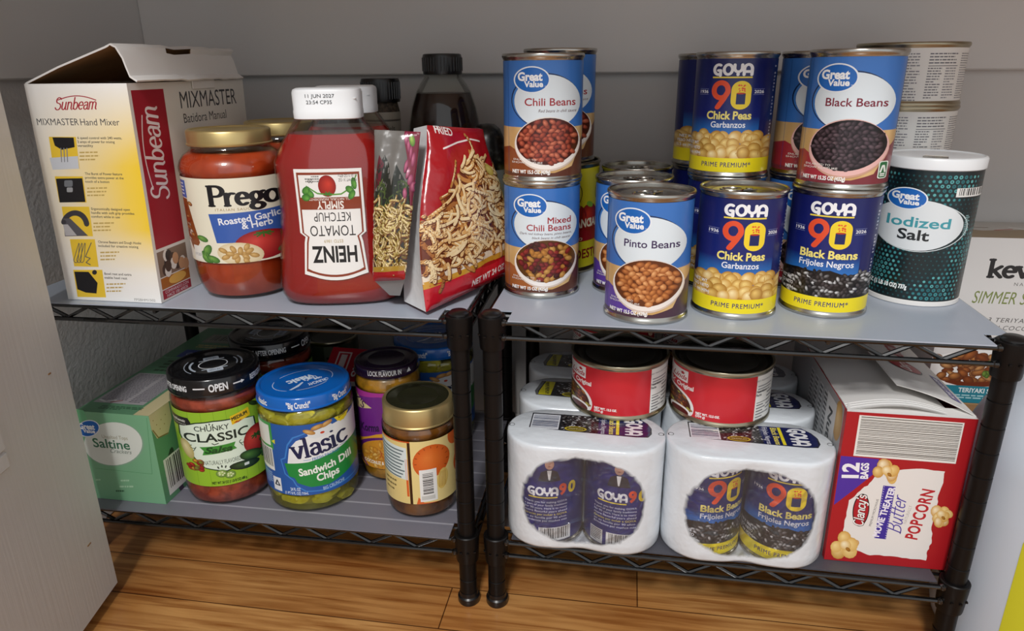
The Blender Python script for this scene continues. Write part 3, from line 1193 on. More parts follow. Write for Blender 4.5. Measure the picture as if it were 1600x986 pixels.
def goya_label(kind):
    H = .1003
    A = Art(sx=.0366 / 275, sy=H / 750, ox=0, oy=0, H=H, R=.0367)
    w = PI * .0367

    def ground(u, v):
        a, b, c = lin('#131a5c'), lin('#14206e'), lin('#2a78c8')
        t = (H - v) / H
        if t < .50:
            return tuple(x + (y - x) * t * 2 for x, y in zip(a, b))
        k = max(0, min(1, (t - .50) / .16))
        return tuple(x + (y - x) * k for x, y in zip(b, c))
    for k in range(10):
        A.full(ground, -w, w, H * k / 10, H * (k + 1) / 10, L=0)
    A.full('#151c5e', .030, w, H * .13, H, L=1)
    A.full('#151c5e', -w, -.044, H * .13, H, L=1)
    goya_name(A, 4, 103, 68, 262, '#f3f4f7', 2)
    ninety(A, 2, 138, 328, 262, 2)
    A.text('1936', -180, 222, 20, '#e9ebf2', w=58, bold=.02, L=2)
    A.text('2026', 182, 222, 20, '#e9ebf2', w=58, bold=.02, L=2)
    for s in (-1, 1):
        for yy in (193, 230):
            A.rect(s * 181 - 32, yy, s * 181 + 32, yy + 2, '#8f97c4', L=2)
    if kind == 'peas':
        A.text('Chick Peas', 0, 392, 52, '#f4e47e', w=298, bold=.03, L=2)
        A.text('Garbanzos', 0, 448, 40, '#eef0f6', w=232, bold=.015, L=2)
        top = lambda x: 478 + 26 * abs(math.sin(x / 60.0)) + max(0, (abs(x) - 200)) * .28
        rn = random.Random(11)
        A.rect(-330, 560, 330, 655, '#b98432', L=1.2)
        k = 0
        for row, y in enumerate((506, 530, 566, 600, 630)):
            x = -300 + (row % 2) * 36
            while x < 305:
                if y + 4 > top(x) - 8:
                    c1, c2 = rn.choice(PEAS)
                    A.blob(x + rn.uniform(-14, 14), y + rn.uniform(-11, 11) + (abs(x) > 220) * 14, rn.uniform(40, 52), rn.uniform(36, 46), rn.uniform(-40, 40), c1, c2, n=14, L=2 + row * .5 + (k % 3) * .16)
                    k += 1
                x += rn.uniform(62, 84)
    else:
        A.text('Black Beans', 12, 392, 52, '#f4e47e', w=345, bold=.03, L=2)
        A.text('Frijoles Negros', 6, 448, 40, '#eef0f6', w=330, bold=.015, L=2)
        A.poly([(-330, 655), (-330, 520), (-250, 490), (-160, 475), (-60, 486), (40, 470), (130, 500), (200, 492), (270, 520), (330, 540), (330, 655)], '#0c0a0b', L=1.2)
        ins = lambda x, y: y > 492 + 14 * math.sin(x / 45.0) and y < 650 and abs(x) < 320
        A.beans(0, 575, 320, 92, 19, BEAN_GOYA, ratio=.62, seed=5, inside=ins, L=2, n=8)
    A.rect(-1400, 655, 1400, 752, '#f1dd1f', L=5)
    A.text('PRIME PREMIUM*', 6, 716, 32, '#2a2a6a', w=330, bold=.01, sp=1.15, L=6)
    for k, s in enumerate(('NET WT', 'PESO NETO', '15.5 oz (439g)')):
        A.text(s, -232, 570 + k * 34, 21, '#f2f3f6', w=(78, 100, 112)[k], bold=.02, L=7)
    # back of the wrapper
    A.full('#e9eaee', .066, .104, H * .16, H * .93, L=2)
    for k in range(18):
        A.full('#60626e', .068, .068 + .033 * (.6 + .4 * ((k * 7) % 5) / 4), .020 + k * .004, .0215 + k * .004, L=3)
    for k in range(26):
        if k % 7 != 3:
            A.full('#b9bcd0', .0455, .0475 + .001 * (k % 3), .018 + k * .003, .0195 + k * .003, L=3)
    return A.build('label', cyl(.0368, .0062), 'ink', step=.0022)


L_CHILI = gv_label('Chili Beans', '#a32a35', ['Red beans in chili sauce'], BEAN_RED, 25, '#8d4a26', '#5e3324', '15.5 OZ (439g)', 1)
L_MIX = gv_label(['Mixed', 'Chili Beans'], '#a32a35', ['Dark red kidney beans, pinto beans,', 'black beans in chili sauce'], BEAN_MIX, 26, '#a5602f', '#5e3324', '15 OZ (425g)', 2)
L_PINTO = gv_label('Pinto Beans', '#3a2554', None, BEAN_PINTO, 27, '#5d3c9c', '#4a3040', '15.5 OZ (439g)', 3)
L_BLACK = gv_label('Black Beans', '#7d1f36', None, BEAN_BLACK, 21, '#a32c3a', '#7d2f38', '15.25 OZ (432g)', 4, leaf=True)
L_PEAS = goya_label('peas')
L_NEGRO = goya_label('negro')
SH = CH - .0012   # a can nests a little in the rim below

bean = 'tall bean cans on the right shelf'
make_can('blue can of mixed chili beans, front left of the right shelf, carrying another can', (-.0806, .6825, 0), 6, L_MIX, bean)
make_can('blue can with red chili beans pictured, stacked on the mixed chili beans can', (-.0800, .6825, SH), 7, L_CHILI, bean)
make_can('blue can with a pinto beans picture, front row, ring-pull lid in view', (.0222, .622, 0), -9, L_PINTO, bean, tabrot=-.5)
make_can('blue can standing just behind the front pinto beans can', (.0078, .7005, 0), -12, L_PINTO, bean, tabrot=1.2)
make_can('blue can farthest back in the row behind the pinto beans can', (.0112, .779, 0), 4, L_PINTO, bean, tabrot=.9)
make_can('dark blue chick peas can, front row with its silver lid in view', (.1028, .6455, 0), -4, L_PEAS, bean, tabrot=-1.2)
make_can('dark blue can behind the front chick peas can, carrying the upper chick peas can', (.0985, .7290, 0), -6, L_PEAS, bean)
make_can('dark blue chick peas can in the top layer, beside the black beans can', (.0982, .7290, SH), -13, L_PEAS, bean)
make_can('dark blue can at the very back, under the half-hidden rear chick peas can', (.0880, .8065, 0), 6, L_PEAS, bean)
make_can('half-hidden dark blue can in the top layer, behind the upper chick peas can', (.0865, .8065, SH), 14, L_PEAS, bean)
make_can('dark blue black beans can in the front row, next to the salt canister', (.1848, .6600, 0), -19, L_NEGRO, bean)
make_can('blue can with black beans in a bowl, stacked highest at the front right', (.1870, .6640, SH), -21, L_BLACK, bean)
make_can('blue can hidden low behind the front black beans can, carrying a blue can', (.1795, .7420, 0), -4, L_BLACK, bean)
make_can('blue can in the top layer, peeking out left of the black beans bowl can', (.1790, .7420, SH), -2, L_BLACK, bean)


# yellow tall tomato can, with a blue can on top of it
def tomato_label():
    H = .106
    R = .0496
    A = Art(sx=.001, sy=.001, ox=0, oy=0, H=H, R=None)
    w = PI * R
    A.full('#c9bf22', -w, w, 0, H, L=0)
    A.full('#8f1420', -w, w, H * .27, H * .60, L=1)
    for u0 in (-.020, .05):
        x = u0 * 1000
        A.ell(x + 12, 26, 24, 18, '#2a2413', L=1.2)
        A.ell(x + 12, 26, 23, 17, '#c9bf22', L=2)
        for q in (-22, 4, 28):
            A.blob(x + q, 52, 15, 15, 0, '#c93a24', '#7c1416', n=18, L=2.5)
            A.ell(x + q, 38, 6, 3, '#7fae3a', rot=20, n=10, L=3)
        A.text('SAN MARZANO', x + 14, 62, 9, '#f0ead0', w=74, bold=.02, L=4)
        A.text('tomato', x + 22, 76, 5, '#e4d9b0', w=30, L=4)
        A.text('TOMATOES', x + 14, 96, 10, '#7c1416', w=70, bold=.02, L=4)
        A.ell(x + 20, 101, 2, 2, '#8a7a14', n=10, L=4)
    return A.build('label', cyl(R + .0002, .0062), 'ink', step=.0025)


make_can('larger yellow tomato can behind the chili beans stack, blue can on its lid', (-.0790, .7790, 0), 25, tomato_label(), None, R=.0510, h=.1185, dark=True, tab=False)
make_can('blue can standing on the yellow tomato can, behind the chili beans can', (-.0730, .7740, .1175), 2, L_CHILI, bean)

# ---------------------------------------------------------------- salt canister
def salt():
    R, H = .0402, .1345
    o = thing('salt_canister', 'black and teal dotted salt canister with white lid, right end of the right shelf', 'salt canister', (.2785, .7085, 0), math.radians(-21))
    b = MB().lathe([(.0001, .0012), (R - .002, .0012), (R - .0005, 0), (R + .0006, .0008), (R + .0006, .0045), (R, .0052), (R, H - .008), (.0001, H - .008)], 64)
    link('canister_body', b.mesh('canister_body', 'card_white'), o)
    l = MB().lathe([(R, H - .0105), (R + .0012, H - .0100), (R + .0014, H - .002), (R + .0006, H - .0006), (R - .0012, H), (R - .0022, H - .0012), (.0001, H - .0012)], 64)
    link('lid', l.mesh('lid', 'white_plastic'), o)
    sp = MB()
    sp.box(-.010, .010, -R * .75, -R * .42, H - .0012, H - .0004, b=.0002)
    sp.tube([(-.009, -R * .42, H - .0004), (.009, -R * .42, H - .0004)], .0005, 6)
    link('pour_spout', sp.mesh('pour_spout', 'tin'), o)
    HL = .1185
    A = Art(sx=R / 205, sy=HL / 660, ox=320, oy=135, H=HL, R=R)
    w = PI * R
    A.full(lambda u, v: tuple(a + (b - a) * (.5 + .5 * math.sin(u * 90 + v * 60)) for a, b in zip(lin('#0d1a1e'), lin('#12282c'))), -w, w, 0, HL, L=0)
    rn = random.Random(2)
    pit = .0047
    j = 0
    v = .003
    while v < HL - .002:
        u = -.066 + (pit / 2 if j % 2 else 0)
        while u < .066:
            wave = math.sin(u * 95 - v * 60) + .6 * math.sin(v * 120 + u * 40)
            r = .00165 * (.72 + .22 * wave)
            if r > .0006:
                c = ('#3f8f93', '#2f7a80', '#5aa9aa', '#256a70')[rn.randrange(4)] if wave > -.2 else '#1d4f55'
                pts = [(u + r * math.cos(t), v + r * math.sin(t)) for t in (2 * PI * i / 8 for i in range(8))]
                A.raw(pts, c, 1)
                if r > .0015:
                    A.raw([(u + .45 * r * math.cos(t), v + .45 * r * math.sin(t)) for t in (2 * PI * i / 6 for i in range(6))], '#1c4a50', 1.6)
            u += pit
        v += pit * .84
        j += 1
    A.ell(300, 412, 196, 128, '#cfd9db', L=2.5)
    A.ell(300, 412, 191, 124, '#10252a', L=3)
    A.ell(292, 406, 186, 128, '#dde3e6', L=4)
    gv_oval(A, 238, 277, 80, 52, 6)
    A.text('Iodized', 298, 415, 50, '#3f99a6', w=258, bold=.018, L=6)
    A.text('Salt', 288, 480, 52, '#20262b', w=130, bold=.022, L=6)
    A.bars(425, 215, 560, 258, n=22, L=6)
    A.text('NET WT 26 OZ (1 LB 10 OZ) 737g', 165, 738, 22, '#eef2f2', w=270, bold=.03, L=6)
    for k in range(12):
        A.rect(480, 350 + k * 9, 490 + (k * 5) % 9, 354 + k * 9, '#8fb5b6', L=6)
    link('label', A.build('label', cyl(R + .0002, .0052), 'ink', step=.0024), o)


salt()


# ---------------------------------------------------------------- short wide cans
def loma_label(H, R, back=False):
    w = PI * R
    A = Art(sx=R / 318, sy=H / 390, ox=0, oy=0, H=H, R=R)
    A.full('#c8202c', -w, w, 0, H, L=0)
    # white information panels
    for a, b in ((.0325, w),):
        A.full('#e9e8e4', a, b, 0, H, L=1)
        A.text('EASY PREPARATION', 250, 52, 13, '#5b5b5e', w=120, L=2)
        for k in range(3):
            A.full('#8c8c90', a + .002, a + .026 - k * .002, H - .0120 - k * .0030, H - .0108 - k * .0030, L=2)
        A.text('Nutrition', 232, 148, 20, '#222226', w=66, bold=.03, L=2)
        A.text('Facts', 216, 178, 20, '#222226', w=36, bold=.03, L=2)
        A.full('#333336', a + .002, a + .028, H - .0295, H - .0288, L=2)
        for k in range(6):
            A.full('#77777a', a + .002, a + .012 + .004 * (k % 2), H - .0325 - k * .0032, H - .0312 - k * .0032, L=2)
            A.full('#55555a', a + .017, a + .030 - .003 * (k % 3), H - .0255 - k * .0042 + .004, H - .0243 - k * .0042 + .004, L=2)
        # directions and ingredients, further round
        A.prose(.064, .080, H - .005, .0026, 17, '#85858b', L=2, seed=2)
        A.prose(.086, .117, H - .005, .0027, 4, '#6f6f75', L=2, seed=3)
        A.full('#55555b', .086, .117, H - .0166, H - .0160, L=2)
        A.prose(.086, .100, H - .018, .0024, 12, '#707076', L=2, seed=4)
        A.prose(.103, .117, H - .018, .0024, 12, '#8a8a90', L=2, seed=5)
        A.prose(.121, .150, H - .005, .0021, 20, '#7d7d83', L=2, seed=6)
    A.full('#e9e8e4', -w, -.068, 0, H, L=1)
    A.prose(-.112, -.074, H - .006, .0027, 15, '#7a7a80', L=2, seed=7)
    # name panel and dish picture on the left
    A.rect(-470, 20, -222, 118, '#ece8e6', L=2)
    A.text('Loma Linda', -318, 100, 40, '#b3202c', w=178, shear=.35, bold=.016, L=3)
    A.poly([(-270, 48), (-255, 34), (-240, 48)], '#b3202c', L=3)
    A.rect(-263, 48, -247, 58, '#b3202c', L=3)
    A.text("Chik' Original", -272, 168, 36, '#f3e9e6', w=176, bold=.035, L=3)
    A.ell(-334, 330, 160, 152, '#e9e3e0', L=2)
    A.ell(-340, 334, 148, 142, '#4a2214', L=3)
    rn = random.Random(9)
    for k in range(150):
        a, r = rn.uniform(0, 2 * PI), rn.random() ** .5
        x, y = -336 + 146 * r * math.cos(a), 334 + 128 * r * math.sin(a)
        if y < 386 and x > -480:
            c1, c2 = rn.choice([('#c9873c', '#7d4416'), ('#a65224', '#5f2410'), ('#d8a04c', '#8a5a1e'), ('#7d2f18', '#3f150c'), ('#c7b24e', '#6f7428')])
            A.blob(x, y, rn.uniform(10, 20), rn.uniform(7, 12), rn.uniform(-80, 80), c1, c2, L=4 + (k % 6) * .3)
    A.ell(-255, 372, 62, 44, '#efe9e6', L=6.4)
    A.ell(-255, 380, 52, 36, '#5a1a16', L=7)
    A.text('NET WT. 12.5 OZ.', -88, 350, 19, '#f5edea', w=146, bold=.04, L=3)
    A.text('(354 g)', -132, 373, 19, '#f5edea', w=58, bold=.04, L=3)
    A.clipv(.0002, H - .0002)
    return A.build('label', cyl(R + .0002, .0052), 'ink', step=.0025)


LR, LH = .0505, .0585
L_LOMA = loma_label(LH - .0104, LR - .0016)
stackg = 'short cans stacked behind the salt canister'


def loma(label, loc, deg, group):
    return make_can(label, loc, deg, L_LOMA, group, R=LR, h=LH, dark=True, tab=False, name='short_can')


ST = LH - .0008
for k, lab in enumerate(('white-labelled short can at the bottom of the rear stack, hidden behind the salt canister',
                         'white-labelled short can second from the bottom behind the salt canister',
                         'white-labelled short can just above the salt lid, under the topmost one',
                         'topmost white-labelled short can, highest thing behind the salt canister')):
    loma(lab, (.2765 - .0006 * k, .8020, k * ST), -106 + 2 * k, stackg)

# ---------------------------------------------------------------- shrink-wrapped pairs of cans
PH = .1148


def pack_films():
    rx, ry, R = .0765, .0387, .0387
    half = rx - R

    def outline(k, grow=0.0, pinch=0.0):
        """stadium section; k runs 0..1 around, start at front centre"""
        P = PI * R
        tot = 2 * P + 4 * half
        d = (k % 1) * tot
        if d < half:
            x, y = d, -R
        elif d < half + P:
            a = -PI / 2 + (d - half) / R
            x, y = half + R * math.cos(a), R * math.sin(a)
        elif d < 3 * half + P:
            x, y = half - (d - half - P), R
        elif d < 3 * half + 2 * P:
            a = PI / 2 + (d - 3 * half - P) / R
            x, y = -half + R * math.cos(a), R * math.sin(a)
        else:
            x, y = -half + (d - 3 * half - 2 * P), -R
        c = math.exp(-(x / .017) ** 2) * pinch
        y = y * (1 - c)
        return x * (1 + grow / rx), y * (1 + grow / R)
    n = 112
    rows = [(0.0004, -.004, .10), (.0012, -.001, .11), (.004, .0002, .12), (.012, .0004, .13), (.024, .0004, .14), (.037, .0003, .15), (.050, .0002, .15), (.063, .0002, .15), (.076, .0002, .14), (.089, .0003, .11), (.101, .0004, .07), (.109, .0005, .03), (.1126, .0002, .01), (.1140, -.0006, 0), (PH, -.0022, 0)]
    vs, win = [], []
    for z, g, pin in rows:
        for i in range(n):
            x, y = outline(i / n, g, pin)
            # folds and sag of the loose film
            fold = .0005 * math.sin(x * 210 + z * 90) + .0004 * math.sin(z * 260 - x * 70)
            if y < 0:
                y += abs(fold) if .008 < z < .108 and abs(x) < .03 else 0
            vs.append((x, y, z))
    fs = []
    for j in range(len(rows) - 1):
        for i in range(n):
            k = (i + 1) % n
            fs.append((j * n + i, j * n + k, (j + 1) * n + k, (j + 1) * n + i))
    fs.append(tuple(range((len(rows) - 1) * n, len(rows) * n)))
    fs.append(tuple(range(n))[::-1])
    me = bpy.data.meshes.new('shrink_film')
    me.from_pydata(vs, [], fs)
    me.polygons.foreach_set('use_smooth', [True] * len(fs))
    me.materials.append(film_material())
    me.update()
    return me, outline


def film_material():
    """white printed film with a clear window left in its front (an outline in object space)"""
    m = mat('windowed_shrink_film', '#dde3e9', 0.25, coat=0.4, bump=(46, 0.45, 0.004))
    nt = m.node_tree
    b = nt.nodes['Principled BSDF']
    clear = M['film'].node_tree
    t = nt.nodes.new('ShaderNodeBsdfTransparent')
    t.inputs[0].default_value = (0.96, 0.96, 0.98, 1)
    g = nt.nodes.new('ShaderNodeBsdfGlossy')
    g.inputs['Roughness'].default_value = 0.10
    tc = nt.nodes.new('ShaderNodeTexCoord')
    n = nt.nodes.new('ShaderNodeTexNoise')
    n.inputs['Scale'].default_value = 48
    n.inputs['Distortion'].default_value = 1.2
    bp = nt.nodes.new('ShaderNodeBump')
    bp.inputs['Strength'].default_value = 0.9
    bp.inputs['Distance'].default_value = 0.007
    nt.links.new(tc.outputs['Object'], n.inputs['Vector'])
    nt.links.new(n.outputs['Fac'], bp.inputs['Height'])
    nt.links.new(bp.outputs[0], g.inputs['Normal'])
    lw = nt.nodes.new('ShaderNodeLayerWeight')
    lw.inputs['Blend'].default_value = 0.25
    nt.links.new(bp.outputs[0], lw.inputs['Normal'])
    fr = nt.nodes.new('ShaderNodeMath')
    fr.operation = 'MULTIPLY_ADD'
    fr.inputs[1].default_value = 0.6
    fr.inputs[2].default_value = 0.05
    nt.links.new(lw.outputs['Fresnel'], fr.inputs[0])
    mc = nt.nodes.new('ShaderNodeMixShader')
    nt.links.new(fr.outputs[0], mc.inputs[0])
    nt.links.new(t.outputs[0], mc.inputs[1])
    nt.links.new(g.outputs[0], mc.inputs[2])
    sep = nt.nodes.new('ShaderNodeSeparateXYZ')
    nt.links.new(tc.outputs['Object'], sep.inputs[0])

    def math_(op, a, bb=None):
        q = nt.nodes.new('ShaderNodeMath')
        q.operation = op
        for i, v in enumerate((a, bb)):
            if v is None:
                continue
            if isinstance(v, (int, float)):
                q.inputs[i].default_value = v
            else:
                nt.links.new(v, q.inputs[i])
        return q.outputs[0]
    x, y, z = sep.outputs
    # window: |x/.052|^2.6 + |(z-.052)/.052|^2.6 < 1 on the front
    ax = math_('POWER', math_('ABSOLUTE', math_('DIVIDE', math_('ADD', x, -.001), .0575)), 2.4)
    az = math_('POWER', math_('ABSOLUTE', math_('DIVIDE', math_('SUBTRACT', z, .0560), .0475)), 2.4)
    wob = math_('MULTIPLY', math_('SUBTRACT', n.outputs['Fac'], .5), .35)
    edge = math_('DIVIDE', math_('SUBTRACT', 1.08, math_('ADD', math_('ADD', ax, az), wob)), .15)
    ins = math_('MULTIPLY', math_('MINIMUM', math_('MAXIMUM', edge, 0.0), 1.0), .96)
    front = math_('LESS_THAN', y, -.005)
    fac = math_('MULTIPLY', ins, front)
    mx = nt.nodes.new('ShaderNodeMixShader')
    nt.links.new(fac, mx.inputs[0])
    nt.links.new(b.outputs[0], mx.inputs[1])
    nt.links.new(mc.outputs[0], mx.inputs[2])
    nt.links.new(mx.outputs[0], nt.nodes['Material Output'].inputs['Surface'])
    return m


FILM, _outline = pack_films()


def goya_back_label():
    """the side of the wrapper with a thank-you note and portrait"""
    H = .1003
    A = Art(sx=.0366 / 100, sy=H / 300, ox=0, oy=0, H=H, R=.0367)
    w = PI * .0367
    A.full('#1f2270', -w, w, 0, H, L=0)
    A.ell(4, 40, 12, 17, '#c99b86', L=2)
    A.ell(4, 24, 12, 7, '#d8d6d4', L=3)
    A.poly([(-26, 96), (-18, 66), (-4, 58), (12, 58), (26, 66), (34, 96)], '#26222c', L=1.5)
    A.poly([(-2, 60), (10, 60), (6, 92), (2, 92)], '#e6e4e2', L=2)
    A.ell(4, 47, 4, 1.5, '#9c5a50', n=10, L=3)
    A.pen('GOYA', -12, 142, 25, '#f3f4f7', w=80, wt=.125, L=2, track=-.03)
    A.rect(-50, 148, 26, 152, '#f2d94a', L=2)
    A.text('9', 40, 142, 34, '#e5502b', w=20, bold=.05, L=2)
    A.text('0', 64, 142, 34, '#f2d52e', w=20, bold=.05, L=2)
    for k, (t, c) in enumerate((('Thank you for making GOYA', '#d5d8ea'), ('a part of your family traditions', '#d5d8ea'), ('for 90 years. Here is to many', '#d5d8ea'), ('more flavorful years ahead', '#d5d8ea'),
                               ('Gracias por incluir a GOYA', '#e9da6a'), ('en su familia por 90 años.', '#d5d8ea'), ('Brindemos por muchos más', '#d5d8ea'))):
        A.text(t, -4, 168 + k * 10.5, 6.6, c, w=112, bold=.01, L=2)
    A.rect(-70, 250, -34, 298, '#d9d9d6', L=2)
    A.micro(-68, 254, 30, 40, 7, '#4a4a52', L=3)
    A.bars(-24, 252, 62, 298, n=24, L=2)
    return A.build('label', cyl(.0368, .0062), 'ink', step=.0022)


L_BACK = goya_back_label()


def pack_top(z):
    """print on the top of the film: code patch, beans, gold badge, name"""
    A = Art(sx=.0012, sy=.0012, ox=0, oy=0, H=0)
    navy = '#1b2257'
    A.poly([(-46, 3), (-46, -23), (44, -23), (50, -16), (53, -8), (53, 1), (50, 7), (40, 8), (-20, 5)], '#26282e', L=0)
    A.poly([(10, 6), (10, -23), (44, -23), (49, -16), (52, -8), (51, 4), (46, 7)], navy, L=1)
    A.beans(-4, -8, 17, 14, 1.7, BEAN_GOYA, ratio=.6, seed=3, L=2, inside=lambda x, y: -20 < x < 10 and -22 < y < 4)
    A.bars(-45, -21, -22, 4, bg='#dfe3ea', fg='#39415f', n=13, horiz=True, L=2)
    A.ell(-8, 1, 9, 4, '#c9b53a', L=5)
    A.ell(-8, 1, 7.6, 3.2, '#6f6420', L=6)
    A.text('PREMIUM', -8, 2, 1.7, '#e9dd9a', w=11, L=7)
    A.text('Black Beans', 19, -7.5, 4.6, '#e9da6a', w=27, bold=.02, rot=-90, L=4)
    A.text('Frijoles Negros', 12.5, -7.5, 4.2, '#e6e8ef', w=27, rot=-90, L=4)
    A.rect(24.5, -22, 27, 6, '#e9da2f', L=4)
    A.pen('GOYA', 33, -8, 12, '#eef0f4', w=27, wt=.125, L=4, rot=-90, track=-.03)
    return A.build('top_print', plane((0, 0, z), (1, 0, 0), (0, 1, 0)), 'ink_film')


TOPP = pack_top(PH)


def pack_top_turned(z):
    """the same wrapper lying the other way: yellow band first, then the beans"""
    A = Art(sx=.0012, sy=.0012, ox=0, oy=0, H=0)
    A.poly([(-50, 0), (-46, -22), (30, -24), (44, -16), (44, 8), (-10, 10), (-48, 8)], '#6d6f70', L=0)
    A.poly([(-47, 0), (-43, -21), (30, -23), (42, -15), (42, 7), (-10, 9), (-46, 7)], '#24262b', L=1)
    A.poly([(-46, 7), (-46, 0), (-42, -21), (-33, -21), (-35, 7)], '#d9d02a', L=2)
    A.text('PRIME PREMIUM', -41, -7, 3.4, '#4a4a1c', w=24, bold=.02, rot=-84, L=3)
    A.beans(-10, -7, 30, 16, 1.9, BEAN_GOYA, ratio=.6, seed=7, L=2, inside=lambda x, y: -30 < x < 12 and -20 < y < 6)
    A.ell(-16, 4, 9, 4.4, '#cfc13a', L=5)
    A.ell(-16, 4, 7.4, 3.4, '#77702a', L=6)
    A.poly([(14, 6), (14, -22), (30, -22), (41, -14), (41, 6)], '#1b2257', L=3)
    return A.build('top_print', plane((0, 0, z), (1, 0, 0), (0, 1, 0)), 'ink_film')


TOPT = pack_top_turned(PH)
VENT = MB().lathe([(.0001, PH - .0004), (.0028, PH + .0001), (.0032, PH - .0030), (.0001, PH - .0032)], 12).mesh('vent_hole', 'black_plastic')


packg = 'shrink-wrapped pairs of bean cans'


def make_pack(label, loc, deg, front, top=TOPP):
    o = thing('can_pack', label, 'can pack', loc, math.radians(deg), packg)
    link('shrink_film', FILM, o)
    link('top_print', top, o)
    for x in (-.0725, .0725):
        link('vent_hole', VENT, o, (x, 0, 0))
    body, lid, tb = tin_parts(CR, CH)
    for s in (-1, 1):
        a = (20 if front is L_NEGRO else 0) * -s * (1 if front is L_NEGRO else 0)
        c = link('can', body, o, (s * .0378, 0, .0012), math.radians(-s * 8 if front is L_BACK else (-12 if s > 0 else 26)))
        link('label', front, c)
        link('lid', lid, c)
    return o


PX, PY, PG = -.0285, .6140, .0792
PZ = ZB
make_pack('shrink-wrapped can pair with portrait and thank-you text showing, front left of low shelf', (PX, PY, PZ), 0, L_BACK)
make_pack('shrink-wrapped pair of black bean cans at the front, beside the red popcorn carton', (.1258, .6165, PZ), 0, L_NEGRO)
make_pack('shrink-wrapped can pair in the second row, behind the front left pack', (-.0285, PY + PG, PZ), 0, L_NEGRO, TOPT)
make_pack('shrink-wrapped can pair in the second row, behind the front right pack', (.1258, .6165 + PG, PZ), 0, L_NEGRO)
make_pack('shrink-wrapped can pair farthest back on the left of the low right shelf', (-.0285, PY + 2 * PG, PZ), 0, L_NEGRO, TOPT)
make_pack('shrink-wrapped can pair farthest back on the right of the low right shelf', (.1258, .6165 + 2 * PG, PZ), 0, L_NEGRO)

lg = 'short red cans on the shrink-wrapped packs'
LZ = PZ + PH
loma('short red can with white fact panel lying on the left pack, front', (.0015, .6840, LZ), 2, lg)
loma('short red can with white fact panel on the right pack, next to the popcorn carton', (.1045, .6835, LZ), -3, lg)
loma('short red can at the back, mostly hidden behind the front left red can', (-.0060, .7880, LZ), 30, lg)
loma('short red can at the back, mostly hidden behind the front right red can', (.0985, .7880, LZ), 36, lg)

